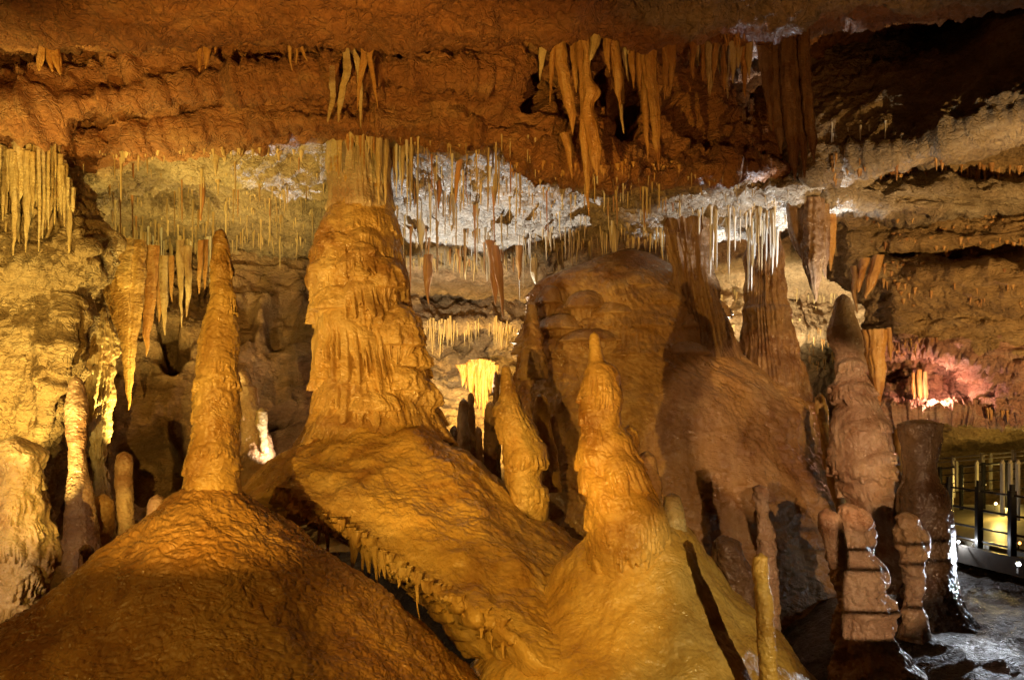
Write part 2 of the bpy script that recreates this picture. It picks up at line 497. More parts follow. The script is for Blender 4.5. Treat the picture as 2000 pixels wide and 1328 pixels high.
# ------------------------------------------------------------------ the cave shell
ST = [-520, -200, 0, 160, 350, 500, 600, 760, 900, 980, 1050, 1130, 1200, 1330, 1430, 1530, 1620, 1720, 1850, 2000, 2250, 2600]
def row(pts, dpts):
    px = [p[0] for p in pts]; py = [p[1] for p in pts]
    dx = [p[0] for p in dpts]; dd = [p[1] for p in dpts]
    return [(x, float(np.interp(x, px, py)), float(np.interp(x, dx, dd))) for x in ST]
lip = [(-500, 80), (0, 70), (145, 56), (350, 38), (600, 46), (900, 52), (1050, 45), (1200, 28), (1330, 46), (1430, 44), (1530, 38), (1620, 18), (1720, 8), (1850, -5), (2000, -30), (2600, -80)]
mid = [(-500, 235), (0, 232), (160, 207), (350, 175), (600, 152), (760, 140), (900, 150), (1050, 160), (1330, 170), (1430, 175), (1620, 160), (2000, 120)]
edge = [(-500, 305), (0, 288), (160, 290), (330, 262), (500, 246), (600, 238), (760, 240), (900, 258), (980, 266), (1050, 305), (1130, 320), (1200, 336), (1330, 334), (1430, 330), (1530, 335), (1620, 340), (2600, 330)]
def off(p, k): return [(x, y + k) for x, y in p]
dE = [(-500, 5.6), (350, 5.95), (900, 6.0), (1200, 6.2), (1430, 6.6), (1620, 7.4), (2000, 8.5)]
def offd(k): return [(x, y + k) for x, y in dE]
rows = [
    row([(0, -1700)], [(0, 1.3)]),
    row([(0, -700)], [(0, 2.4)]),
    row([(0, -90)], [(0, 4.35), (1530, 4.3), (1700, 4.4)]),
    row(lip, [(0, 4.75), (1430, 4.8), (1620, 5.0)]),
    row(off(lip, 16), [(0, 5.75), (1430, 5.75), (1530, 6.5), (1620, 7.5), (2000, 8)]),
    row(off(lip, 60), [(0, 5.6), (1020, 5.7), (1090, 6.4), (1330, 6.7), (1430, 7.0), (1530, 7.6), (1620, 8.4), (2600, 9)]),
    row(mid, [(0, 5.3), (350, 5.45), (900, 5.6), (1020, 5.75), (1090, 6.6), (1330, 6.9), (1430, 7.6), (1530, 8.2), (1620, 8.8), (2600, 9.4)]),
    row(off(mid, 12), [(0, 5.9), (350, 5.95), (900, 5.9), (1020, 5.95), (1090, 6.65), (1330, 6.95), (1430, 7.7), (1530, 8.3), (1620, 8.9), (2600, 9.5)]),
    row(off(edge, -14), [(x, y + (.0 if x < 1300 else .7 if x < 1500 else 1.2)) for x, y in dE]),
    row(edge, [(x, y - .06 + (0 if x < 1300 else .3 if x < 1500 else .8)) for x, y in dE]),
    row([(-500, 330), (0, 316), (160, 312), (350, 292), (600, 268), (760, 268), (900, 284), (980, 290), (1050, 322), (1130, 336), (1200, 350), (1330, 348), (1430, 344), (1530, 350), (1620, 356), (2600, 350)], offd(.75)),
    row([(-500, 400), (0, 385), (160, 380), (350, 372), (600, 362), (900, 372), (1050, 380), (1200, 386), (1330, 378), (1530, 368), (1620, 372), (2600, 380)], [(0, 7.4), (350, 7.75), (900, 7.9), (1200, 7.9), (1330, 7.6), (1530, 7.4), (1620, 7.9), (2600, 9)]),
    row([(-500, 455), (0, 455), (160, 462), (350, 468), (500, 482), (600, 490), (900, 497), (1050, 482), (1130, 440), (1200, 432), (1330, 436), (1430, 442), (1530, 410), (1600, 378), (1720, 400), (2600, 420)], [(0, 8.4), (160, 8.6), (350, 9.3), (600, 9.8), (900, 10.4), (1050, 10.2), (1200, 8.9), (1330, 8.7), (1430, 8.6), (1530, 8.1), (1620, 7.8), (2600, 9.6)]),
    row([(-500, 480), (0, 480), (160, 480), (350, 486), (500, 500), (600, 512), (900, 530), (1050, 530), (1130, 466), (1200, 455), (1330, 460), (1430, 462), (1530, 440), (1620, 450), (2600, 440)], [(0, 8.35), (160, 8.6), (350, 9.3), (600, 9.9), (900, 10.6), (1050, 10.5), (1200, 10), (1430, 9.8), (1530, 10), (1620, 10.2), (2600, 10)]),
    row([(-500, 540), (0, 540), (160, 540), (350, 545), (600, 560), (760, 570), (900, 580), (1050, 580), (1200, 540), (1430, 560), (1530, 580), (1620, 585), (2600, 560)], [(0, 8.3), (350, 9.2), (600, 9.8), (760, 12.4), (1050, 12.6), (1430, 12.6), (1620, 13), (1850, 11), (2600, 11)]),
    row([(-500, 600), (0, 610), (160, 610), (350, 610), (600, 625), (760, 632), (900, 638), (1050, 632), (1200, 640), (1430, 650), (1530, 652), (1620, 655), (2600, 640)], [(0, 8.2), (350, 8.9), (600, 9.5), (760, 11.6), (1050, 11.8), (1430, 12.5), (1620, 13), (1850, 12), (2600, 12)]),
    row([(0, 660), (600, 690), (900, 668), (1050, 668), (1430, 670), (1620, 675), (2600, 670)], [(0, 8.1), (350, 8.7), (600, 9.3), (760, 12.4), (1050, 12.6), (1430, 14), (1620, 14.5), (1850, 13), (2600, 12.5)]),
    row([(0, 760), (900, 770), (1620, 725), (2600, 760)], [(0, 8.1), (350, 8.6), (600, 9.2), (760, 11.6), (1050, 11.9), (1430, 14), (1620, 14.6), (1850, 13.5), (2600, 13)]),
    row([(0, 900), (2600, 900)], [(0, 7.9), (350, 8.4), (600, 9.0), (760, 11.2), (1050, 11.5), (1430, 14), (1620, 15), (1850, 14.5), (2600, 14.5)]),
    row([(0, 1050), (2600, 1050)], [(0, 7.6), (350, 8.1), (600, 8.7), (760, 10.8), (1050, 11), (1430, 13), (1620, 14.4), (1850, 14.5), (2600, 14.5)]),
    row([(0, 1330), (2600, 1330)], [(0, 7.2), (600, 8.2), (1050, 10), (1620, 13), (2600, 14)]),
]
def ceil_disp(V, t, N):
    q = V.astype(np.float32)
    D = .10 * fbm(q * 1.1, 4) + .035 * ridged(q * np.array((2.2, 2.2, 5), np.float32), 4)
    # thin beds of limestone, broken into plates
    bed = q[..., 2] * 5.5 + 1.1 * fbm(q * .9 + 4, 3)
    fb = bed - np.floor(bed)
    D = D + .05 * (sstep(0, .8, fb) - sstep(.8, 1, fb)) * np.clip(.5 + fbm(q * 1.7 + 9, 2), 0, 1)
    flat = sstep(9.3, 10.5, t) * (1 - sstep(12.2, 13.4, t))           # underside of the roof
    D = D + flat * (.075 * ridged(q * np.array((2.2, 6.5, 5), np.float32) + .7 * fbm(q * 1.7, 3)[..., None], 4) + .06 * (np.floor(3 * fbm(q * 1.3 + 3, 3)) / 3) - .04)
    face = sstep(3.6, 4.4, t) * (1 - sstep(9.3, 9.8, t))
    D = D + face * (.085 * ridged(q * np.array((1.1, 1.4, 3.2), np.float32) + .4 * fbm(q * 2.5, 3)[..., None], 4) - .05)
    D = D + face * .05 * (np.abs(fbm(q * np.array((6, 3, 1.1), np.float32), 3)) * 1.6 - .4)
    D = D + .018 * fbm(q * 14, 3) + (1 - sstep(4, 5, t)) * (.03 * ridged(q * np.array((5, 5, 7), np.float32), 3) + .012 * fbm(q * 24, 3))
    back = sstep(13.2, 14.2, t)                                          # fluted, hollowed back wall
    D = D + back * (.10 * (np.abs(fbm(q * np.array((2.6, 2.6, .7), np.float32), 4)) * 1.7 - .4) + .12 * fbm(q * 1.6 + 3, 3))
    x, y = V[..., 0] / V[..., 1] * F + CX0, HY - (V[..., 2] - CZ) / V[..., 1] * F
    wx, wy = x + 26 * fbm(q * 2, 3), y + 26 * fbm(q * 2 + 7, 3)
    for hx, hy, rx, ry, dp in [(338, 675, 30, 46, .9), (300, 905, 70, 80, 1.0), (570, 880, 60, 80, 1.0), (560, 640, 40, 60, .35), (470, 620, 30, 50, .3), (1040, 160, 26, 60, .5), (1205, 200, 40, 80, .6), (1340, 240, 50, 60, .6)]:
        D = D - dp * (1 - sstep(.7, 1.15, np.hypot((wx - hx) / rx, (wy - hy) / ry))) * (t > 3.2)
    return D
def ceil_tint(t, V):
    x = V[..., 0] / V[..., 1] * F + CX0
    a = 1 - sstep(9.4, 10.2, t)
    a = np.maximum(a, .35 * sstep(12, 13, t))
    a = a * (1 - .0 * x)
    return np.clip(a - .9 * (1 - sstep(2.9, 3.2, t)) * sstep(1120, 1280, x), 0, 1)
_, Vc = loft('cave_ceiling', rows, M['rock'], 1000, 760, ceil_disp, ceil_tint)
add_bvh(Vc)

# left wall in front of the recess
wl = []
for py, xe, d in [(262, 118, 6.0), (300, 112, 6.0), (360, 128, 5.95), (420, 152, 5.8), (480, 186, 5.7), (530, 184, 5.75), (570, 152, 5.9), (640, 148, 5.85), (700, 138, 5.85), (760, 116, 5.9), (830, 100, 6.0), (900, 86, 6.2), (1000, 80, 6.4), (1150, 70, 6.6), (1500, 40, 6.8)]:
    wl.append([(-700, py, d - 2.2), (-250, py, d - .8), (-40, py, d - .12), (xe - 70, py, d + .02), (xe - 16, py, d), (xe + 4, py, d + .18), (xe - 6, py, d + .9), (xe - 60, py, d + 2.2)])
def wall_disp(V, t, N):
    q = V.astype(np.float32)
    D = .09 * fbm(q * 1.6, 4) + .03 * ridged(q * np.array((3, 3, 4), np.float32), 4) + .016 * fbm(q * 12, 3)
    top = 1 - sstep(4.6, 6.4, t)
    s = (q[..., 0] * .85 + q[..., 2] * -.45)
    D = D + sstep(5, 7, t) * .07 * (np.abs(fbm(q * np.array((4.5, 4.5, 1.0), np.float32), 4)) * 1.7 - .3)
    D = D + top * .10 * (np.abs(fbm(np.stack([s * 9, q[..., 1] * 2, q[..., 2] * 2.2], -1), 3)) * 1.7 - .3)
    return D
_, Vl = loft('cave_wall', wl, M['wall'], 420, 560, wall_disp, lambda t, V: .25 + .3 * sstep(5, 9, t))

# right-hand wall: slab, ledges, the red alcove and the cut over the walkway
def rw(*pts): return list(pts)
R_ = [
    rw((1530, 60, 9.3), (1572, 90, 8.4), (1640, 90, 8.3), (1720, 90, 8.2), (1850, 60, 7.9), (2000, 20, 7.0), (2300, -60, 6.4), (2900, -200, 5.6)),
    rw((1530, 170, 8.9), (1574, 170, 7.8), (1640, 165, 7.6), (1720, 170, 7.4), (1850, 135, 7.1), (2000, 60, 6.5), (2300, 0, 6.0), (2900, -60, 5.2)),
    rw((1540, 260, 8.6), (1582, 260, 7.4), (1640, 235, 7.3), (1720, 225, 7.1), (1850, 200, 6.7), (2000, 150, 6.3), (2300, 90, 5.8), (2900, 30, 5.0)),
    rw((1550, 350, 8.6), (1590, 345, 7.2), (1640, 322, 7.1), (1720, 298, 6.9), (1850, 268, 6.6), (2000, 215, 6.2), (2300, 150, 5.7), (2900, 90, 4.9)),
    rw((1560, 368, 10.2), (1598, 358, 9.2), (1650, 345, 9.1), (1720, 325, 9.0), (1850, 300, 8.6), (2000, 262, 8.2), (2300, 200, 7.6), (2900, 150, 6.4)),
    rw((1570, 405, 10.8), (1612, 405, 9.6), (1650, 402, 9.4), (1720, 395, 9.3), (1850, 380, 9.0), (2000, 350, 8.6), (2300, 300, 7.8), (2900, 250, 6.6)),
    rw((1590, 470, 10.8), (1632, 462, 9.5), (1670, 465, 9.2), (1730, 470, 9.0), (1850, 475, 8.7), (2000, 455, 8.3), (2300, 430, 7.6), (2900, 400, 6.4)),
    rw((1610, 515, 10.8), (1652, 505, 9.6), (1690, 500, 9.3), (1750, 490, 9.6), (1850, 498, 9.5), (2000, 490, 9.0), (2300, 480, 8.2), (2900, 470, 6.8)),
    rw((1640, 545, 10.6), (1690, 540, 9.4), (1715, 535, 9.1), (1770, 535, 8.9), (1850, 530, 8.6), (2000, 525, 8.2), (2300, 515, 7.5), (2900, 505, 6.4)),
    rw((1680, 590, 10.6), (1728, 582, 9.3), (1750, 580, 9.0), (1790, 575, 8.9), (1850, 570, 8.7), (2000, 568, 8.3), (2300, 560, 7.6), (2900, 550, 6.4)),
    rw((1690, 632, 10.8), (1740, 628, 9.6), (1760, 625, 9.2), (1800, 620, 9.2), (1850, 615, 9.0), (2000, 610, 8.6), (2300, 605, 7.8), (2900, 600, 6.6)),
    rw((1690, 668, 11.0), (1735, 662, 9.7), (1770, 664, 9.35), (1810, 668, 9.2), (1870, 690, 9.0), (2000, 720, 8.6), (2300, 720, 7.8), (2900, 720, 6.6)),
    rw((1690, 690, 11.0), (1735, 690, 10.3), (1770, 686, 10.2), (1810, 684, 10.1), (1880, 704, 9.9), (1960, 790, 9.2), (2300, 750, 7.9), (2900, 750, 6.7)),
    rw((1690, 740, 11.0), (1735, 742, 10.5), (1770, 738, 10.3), (1810, 738, 10.15), (1880, 742, 10.0), (1962, 796, 9.2), (2300, 775, 7.9), (2900, 775, 6.7)),
    rw((1690, 797, 11.0), (1735, 797, 10.2), (1770, 796, 10.1), (1810, 794, 10.0), (1880, 793, 9.8), (1966, 800, 9.2), (2300, 790, 7.9), (2900, 790, 6.7)),
    rw((1690, 812, 11.0), (1730, 812, 9.6), (1770, 810, 9.4), (1810, 808, 9.3), (1880, 806, 9.2), (1968, 806, 9.1), (2300, 800, 7.9), (2900, 795, 6.7)),
    rw((1690, 826, 12.5), (1735, 824, 11.4), (1770, 822, 11.2), (1810, 822, 11.0), (1880, 822, 11.0), (1975, 824, 10.8), (2300, 830, 10.0), (2900, 830, 8.0)),
    rw((1690, 880, 14.0), (1735, 872, 13.2), (1770, 872, 13.0), (1810, 872, 12.8), (1880, 872, 12.6), (2000, 872, 12.4), (2300, 880, 11.6), (2900, 880, 9.0)),
    rw((1690, 960, 14.0), (1735, 960, 13.2), (1770, 960, 13.0), (1810, 960, 12.8), (1880, 960, 12.6), (2000, 960, 12.4), (2300, 960, 11.6), (2900, 960, 9.0)),
    rw((1690, 1150, 13.6), (1735, 1150, 13.0), (1770, 1150, 12.8), (1810, 1150, 12.6), (1880, 1150, 12.4), (2000, 1150, 12.2), (2300, 1150, 11.4), (2900, 1150, 9.0)),
]
def rwall_disp(V, t, N):
    q = V.astype(np.float32)
    D = .12 * fbm(q * 1.1 + 5, 4) + .045 * ridged(q * np.array((2.4, 2.4, 7), np.float32), 4) + .02 * fbm(q * 11, 3)
    bed = q[..., 2] * 4.2 + 1.0 * fbm(q * .8 + 2, 3) + .12 * q[..., 0]
    fb = bed - np.floor(bed)
    D = D + .075 * (sstep(0, .75, fb) - sstep(.75, 1, fb)) * np.clip(.5 + fbm(q * 1.3, 2), 0, 1)
    slab = 1 - sstep(3, 4, t)
    D = D + slab * .05 * ridged(np.stack([(q[..., 0] - 1.2 * q[..., 2]) * 4, q[..., 1] * 3, (q[..., 2] + q[..., 0]) * 1.2], -1), 4)
    alc = sstep(10.5, 11, t) * (1 - sstep(15, 15.6, t))
    D = D + alc * (.07 * ridged(q * 5.5, 4) + .03 * fbm(q * 22, 3))
    return D
def rw_tint(t, V):
    x = V[..., 0] / V[..., 1] * F + CX0
    a = .15 + .6 * sstep(3.5, 5, t) * sstep(1640, 1800, x)
    return a
def alc_mask(t, V):
    x = V[..., 0] / V[..., 1] * F + CX0
    return (t + .5 * fbm(V.astype(np.float32) * 4, 2) > 10.6) & (t < 15.2) & (x < 2040)
_, Vr = loft('cave_wall', R_, M['wall'], 620, 700, rwall_disp, rw_tint, mat2=M['redrock'], mask=alc_mask)
add_bvh(Vr)

# floor of the cave, dipping under everything, with the wet bank beside the walkway
gx, gy = np.meshgrid(np.linspace(-9, 12, 420), np.linspace(-3, 17, 400))
gz = CZ - 2.15 + .35 * fbm(np.stack([gx * .7, gy * .7, gx * 0], -1), 4) + .05 * ridged(np.stack([gx * 3, gy * 3, gx * 0], -1), 4)
gz = gz + .5 * sstep(7, 9, gy) * (1 - sstep(.9, 3, gx)) + .4 * sstep(7.5, 10, gy)
bank = sstep(2.0, 3.4, gx) * sstep(3.2, 5.5, gy)
gz = gz * (1 - bank) + bank * (CZ - 1.62 + .035 * ridged(np.stack([gx * 1.2, gy * 1.2, gx * 0], -1), 3) + .03 * fbm(np.stack([gx * 6, gy * 6, gx * 0], -1), 3))
tag(grid_obj('cave_floor', np.stack([gx, gy, gz], -1), M['floor'], tint=np.full(gx.shape, .4)), kind='structure')

# ------------------------------------------------------------------ flowstone mounds
def polar_mound(name, c, drop, rmax, mat, label, nth=900, nr=420, seed=1.0, rip=.014, und=.05, face=-1.57, lipfn=None, under=.3, parent=None, r0=0.02):
    """flowstone apron round a centre c; drop(theta, r) is how far it has fallen at r"""
    u = np.linspace(-1, 1, nth)
    th = face + math.pi * (u * .55 + .45 * u ** 3)               # finer towards the viewer
    Rm = np.array([rmax(t) for t in th]) if callable(rmax) else np.full(nth, rmax)
    t = np.linspace(0, 1, nr) ** .85
    r = r0 + t[:, None] * (Rm[None] - r0)
    T = np.broadcast_to(th, r.shape)
    X = c[0] + r * np.cos(T); Y = c[1] + r * np.sin(T); Z = c[2] - drop(T, r)
    V = np.stack([X, Y, Z], -1)
    if lipfn is not None:                                        # curl under at the lip
        k = 46; s = np.linspace(0, 1, k + 1)[1:, None]
        r2 = Rm[None] + .05 * np.sin(s * math.pi) - s ** 1.2 * 1.0 * np.minimum(1, lipfn(th))[None]
        z2 = Z[-1][None] - (.03 * np.sin(s * math.pi / 2) * 3 + s * under)
        V = np.concatenate([V, np.stack([c[0] + r2 * np.cos(th), c[1] + r2 * np.sin(th), z2], -1)], 0)
    N = normals(V)
    if N[nr // 2, nth // 2, 2] < 0: N = -N
    q = V.astype(np.float32)
    rr = np.hypot(V[..., 0] - c[0], V[..., 1] - c[1])
    D = und * fbm(q * 1.9 + seed, 4)
    # rimmed ripples (microgours) running across the slope, breaking into pebbles
    w = V[..., 2] * 24 + 1.6 * fbm(q * 2.6 + seed * 3, 3) + .7 * fbm(q * 9, 2)
    w = w - np.floor(w)
    patch = np.clip(.55 + 1.1 * fbm(q * 1.3 + seed * 5, 2), .1, 1)
    D = D + rip * (np.sqrt(np.clip(1 - (2 * w - 1) ** 2, 0, 1)) - .5) * patch
    D = D + rip * .9 * (.55 - cell(q * np.array((27, 27, 36), np.float32) + .7 * fbm(q * 4, 2)[..., None])) * (1.15 - .6 * patch)
    D = D + .007 * fbm(q * 11, 3)
    D = D * sstep(0, .25, rr)[...] if True else D
    V = V + N * D[..., None]
    org = np.array((c[0], c[1], c[2] - 1.6))
    o = grid_obj(name, V, mat, wrap=False, origin=org)
    parent_org[o.name] = org
    tag(o, label, 'flowstone mound')
    return o, V

def ang_interp(pairs):
    a = np.radians([p[0] for p in pairs]); b = [p[1] for p in pairs]
    A = np.r_[a - 2 * math.pi, a, a + 2 * math.pi]; B = np.r_[b, b, b]
    return lambda t: np.interp(t, A, B)

# front cone under the left-hand stalagmite
c1 = P(418, 940, 4.4)
s1 = ang_interp([(0, .83), (180, .885), (225, .80), (270, .70), (315, .74), (90, .8)])
drop1 = lambda T, r: s1(T) * np.maximum(r - .10, 0) + .04 * np.sin(T * 3 + 1) * sstep(.3, 1.5, r) * r * .3
m1, V1 = polar_mound('flowstone_mound', c1, drop1, 3.5, M['mound'], 'broad brown rippled flowstone cone filling the lower corner under a ringed stalagmite', 1300, 620, 1.0, rip=.017, und=.05)

# middle mound under the great column, ending in a dripping lip
c2 = P(735, 838, 6.8)
s2 = ang_interp([(0, .82), (45, .8), (135, .9), (180, .95), (225, .72), (270, .62), (305, .60), (330, .68)])
def drop2(T, r):
    s = s2(T)
    k = np.maximum(r - .5, 0)
    ridge = np.exp(-((T + 1.06) / .17) ** 2) * .10 * sstep(.5, .9, r) * (1 - sstep(1.0, 1.5, r))
    return s * k - .12 * s * np.minimum(k, .3) - ridge + .05 * np.cos(T * 5 + 1) * sstep(.8, 2, r)
def on_surface(px, py, c, drop):
    best = None
    for d in np.linspace(3.2, 9, 1200):
        p = P(px, py, d); dx, dy = p[0] - c[0], p[1] - c[1]
        r = math.hypot(dx, dy); th = math.atan2(dy, dx)
        if p[2] <= c[2] - float(drop(np.array(th), np.array(r))): best = (th, r); break
        best = best
    return best
lp = [(504, 885), (512, 915), (540, 962), (600, 1018), (665, 1040), (720, 1074), (780, 1122), (850, 1156), (915, 1190), (975, 1222), (1020, 1262), (1060, 1300)]
LP = [q for q in (on_surface(x, y, c2, drop2) for x, y in lp) if q is not None]
LP = sorted(((t if t < 0 else t - 2 * math.pi), r) for t, r in LP)
lt = np.array([p[0] for p in LP]); lr = np.array([p[1] for p in LP])
def rmax2(t):
    t = (t + math.pi) % (2 * math.pi) - math.pi
    if t > 1.6: t -= 2 * math.pi
    if t < lt[0]: return lr[0] + .6 * min(1, (lt[0] - t))
    if t > lt[-1]: return min(3.4, lr[-1] + 2.2 * (t - lt[-1]))
    return float(np.interp(t, lt, lr)) + .05 * float(n1(t * 40, 3)) + .035 * float(n1(t * 95, 5))
def lip2(th):
    t = (th + math.pi) % (2 * math.pi) - math.pi
    t = np.where(t > 1.6, t - 2 * math.pi, t)
    return sstep(lt[0] - .5, lt[0], t) * (1 - sstep(lt[-1], lt[-1] + .4, t)) * .999 + .001
m2, V2 = polar_mound('flowstone_mound', c2, drop2, rmax2, M['gold'], 'golden brown flowstone mound below the thick column, its lower edge hung with drips', 1300, 480, 2.0, rip=.010, und=.07, lipfn=lip2, under=.10, face=-1.35)

# right-hand front mound
c3 = P(1240, 975, 5.0)
s3 = ang_interp([(0, 1.32), (180, 1.05), (225, .92), (270, .80), (310, .95), (335, 1.2), (90, 1.2)])
o3 = ang_interp([(-40, .2), (0, .27), (40, .2), (90, .1), (180, .08), (270, .10)])
drop3 = lambda T, r: s3(T) * (np.sqrt(np.maximum(r - o3(T) * .6, 0) ** 2 + .0016) - .04 - np.minimum(r, .4 * o3(T)) * .0) * sstep(0, .1, r) * (1 - .10 * sstep(.3, 1.5, r))
m3, V3 = polar_mound('flowstone_mound', c3, drop3, 2.9, M['gold'], 'smooth amber flowstone mound flowing down from the knobby stalagmite with a cream flank', 1000, 480, 3.0, rip=.004, und=.05)

# drips along the lip of the middle mound: parts of the mound
r_ = np.random.default_rng(5)
for k in range(46):
    t = np.interp(k + r_.uniform(-.6, .6), [0, 45], [lt[0] + .02, lt[-1] - .02])
    R = rmax2(t); z = c2[2] - float(drop2(np.array(t), np.array(R)))
    R -= r_.uniform(-.01, .12)
    p = np.array((c2[0] + R * math.cos(t), c2[1] + R * math.sin(t), z))
    big = sstep(.1, .45, (t - lt[0]) / (lt[-1] - lt[0]))
    d = p[1]; px = p[0] / d * F + CX0; py = HY - (p[2] - CZ) / d * F
    L = (10 + 84 * r_.random() ** 1.9) * (.35 + .65 * big); w = r_.uniform(3.5, 8) * (.6 + .5 * big)
    le = r_.uniform(-5, 7)
    V = spike_mesh([(px - le * .6, py - 20), (px, py + 4), (px + le * .4, py + L * .6), (px + le, py + L)], [w * 1.9, w * 1.1, w * .42, w * .14], d, seed=k * 1.37, ky=1.0, lump=.22)
    grid_obj('drip', V, M['gold'], wrap=True, parent=m2, origin=parent_org[m2.name], flip=True)

# the great dark mound behind
V4L = auto_lobes(560, 690, 2070, 70, (50, 130), (24, 46), (9, 24), 11)
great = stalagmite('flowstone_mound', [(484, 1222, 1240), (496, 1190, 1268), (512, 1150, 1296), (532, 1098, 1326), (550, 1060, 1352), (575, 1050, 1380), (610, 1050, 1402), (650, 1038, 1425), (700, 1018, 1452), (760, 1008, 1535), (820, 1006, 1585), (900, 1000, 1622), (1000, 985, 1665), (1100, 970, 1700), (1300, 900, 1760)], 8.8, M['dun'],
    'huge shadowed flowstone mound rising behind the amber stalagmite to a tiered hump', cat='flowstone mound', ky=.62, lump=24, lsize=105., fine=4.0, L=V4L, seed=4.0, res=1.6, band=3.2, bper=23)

def front4(px, py):
    xl = np.interp(py, [490, 525, 548, 575, 610, 650, 700, 760], [1195, 1092, 1052, 1044, 1046, 1036, 1018, 1008]); xr = np.interp(py, [490, 525, 548, 575, 610, 650, 700, 760], [1222, 1300, 1345, 1380, 1402, 1425, 1452, 1535])
    rx = (xr - xl) / 2; u = np.clip((px - (xl + xr) / 2) / rx, -.97, .97)
    return 8.8 - .62 * rx * 8.8 / F * math.sqrt(1 - u * u)
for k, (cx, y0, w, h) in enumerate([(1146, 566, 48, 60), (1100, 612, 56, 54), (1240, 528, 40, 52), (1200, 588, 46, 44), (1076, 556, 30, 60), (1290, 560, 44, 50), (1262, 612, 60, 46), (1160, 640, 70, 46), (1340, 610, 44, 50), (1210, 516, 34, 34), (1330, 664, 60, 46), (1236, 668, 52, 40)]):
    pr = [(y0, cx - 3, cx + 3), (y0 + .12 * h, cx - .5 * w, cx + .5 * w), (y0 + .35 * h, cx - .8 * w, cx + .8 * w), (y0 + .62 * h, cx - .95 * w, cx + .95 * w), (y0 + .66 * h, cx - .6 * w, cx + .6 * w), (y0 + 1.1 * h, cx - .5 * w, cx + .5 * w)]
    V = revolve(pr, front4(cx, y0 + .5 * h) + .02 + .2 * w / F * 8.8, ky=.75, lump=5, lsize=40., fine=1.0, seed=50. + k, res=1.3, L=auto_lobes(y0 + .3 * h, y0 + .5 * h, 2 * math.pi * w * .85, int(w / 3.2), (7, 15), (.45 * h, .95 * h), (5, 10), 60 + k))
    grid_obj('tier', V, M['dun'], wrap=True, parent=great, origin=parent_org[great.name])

# ------------------------------------------------------------------ the great column
colL = []
W6 = 2 * math.pi * 112
def fu(px): return (math.acos(np.clip((px - 725) / 115., -1, 1)) * -1) % (2 * math.pi) / (2 * math.pi) * W6
colL += auto_lobes(440, 520, 722, 6, (30, 50), (40, 60), (6, 9), 21)
colL += [(fu(690), 420, 96, 50, 9), (fu(655), 462, 50, 60, 15), (fu(706), 468, 36, 60, 9), (fu(750), 470, 40, 70, 12), (fu(655), 502, 64, 62, 22), (fu(735), 506, 56, 96, 18), (fu(655), 552, 62, 84, 34), (fu(716), 572, 34, 130, 16), (fu(775), 590, 84, 175, 36), (fu(652), 618, 46, 100, 20), (fu(694), 634, 44, 86, 22),
         (fu(636), 690, 60, 84, 24), (fu(690), 690, 50, 66, 26), (fu(812), 652, 46, 90, 30), (fu(676), 742, 84, 92, 24), (fu(800), 708, 100, 128, 30), (fu(720), 790, 110, 90, 30), (fu(628), 752, 46, 100, 22)]
colL += [(u + 361, v, w, h, m) for u, v, w, h, m in colL]
colp = [(225, 642, 752), (300, 644, 756), (380, 648, 760), (405, 642, 766), (425, 634, 770), (450, 626, 774), (470, 620, 778), (500, 614, 782), (530, 614, 788), (580, 620, 790), (620, 626, 794), (660, 630, 802), (720, 634, 814), (770, 630, 826), (800, 626, 838), (830, 620, 848), (870, 600, 872), (920, 566, 924)]
colV = revolve(colp, 6.8, ky=.95, lump=7, lsize=66., fine=.9, L=colL, flute=.5, fper=9, seed=6.0, res=1.25, cap=False)
column = grid_obj('column', colV, M['ochre'], wrap=True, origin=base_of(colV)); parent_org[column.name] = base_of(colV)
tag(column, 'massive tiered yellow flowstone column joining the mound to the cave roof', 'column')
V = revolve([(215, 640, 756), (300, 641, 758), (380, 646, 762), (410, 641, 768), (424, 652, 756), (436, 664, 744)], 6.8, ky=.97, lump=3, lsize=40., fine=.9, flute=4, fper=8, seed=7.7, res=1.4, cap=False, L=auto_lobes(240, 400, 370, 16, (12, 30), (40, 110), (3, 7), 71))
grid_obj('shaft', V, M['cream'], wrap=True, parent=column, origin=parent_org[column.name])
def frontc(px, py):
    xl = np.interp(py, [425, 500, 580, 660, 770, 830], [634, 614, 620, 630, 630, 620]); xr = np.interp(py, [425, 500, 580, 660, 770, 830], [770, 782, 790, 802, 826, 848])
    rx = (xr - xl) / 2 + 8; u = np.clip((px - (xl + xr) / 2) / rx, -.97, .97)
    return 6.8 - .95 * rx * 6.8 / F * math.sqrt(1 - u * u)
for k, (cx, y0, w, h) in enumerate([(660, 452, 40, 40), (704, 470, 30, 36), (650, 498, 42, 46), (700, 506, 34, 50), (748, 500, 44, 90), (662, 546, 56, 84), (714, 566, 30, 96), (772, 590, 62, 120), (664, 632, 40, 80), (700, 646, 34, 60), (648, 690, 42, 70), (796, 660, 46, 80), (690, 704, 46, 66), (786, 712, 46, 70), (822, 736, 40, 80), (664, 752, 50, 66), (730, 760, 60, 60), (640, 790, 36, 60)]):
    pr = [(y0, cx - 3, cx + 3), (y0 + .1 * h, cx - .5 * w, cx + .5 * w), (y0 + .3 * h, cx - .82 * w, cx + .82 * w), (y0 + .7 * h, cx - .96 * w, cx + .96 * w), (y0 + .74 * h, cx - .66 * w, cx + .66 * w), (y0 + 1.15 * h, cx - .5 * w, cx + .5 * w)]
    V = revolve(pr, frontc(cx, y0 + .5 * h) + .25 * w / F * 6.8, ky=.62, lump=9, lsize=30., fine=1.3, seed=150. + k, res=1.15, L=auto_lobes(y0 + .2 * h, y0 + .45 * h, 2 * math.pi * w * .85, int(w / 2.6) + 3, (5, 11), (.5 * h, 1.05 * h), (5, 10), 160 + k))
    grid_obj('tier', V, M['ochre'], wrap=True, parent=column, origin=parent_org[column.name])
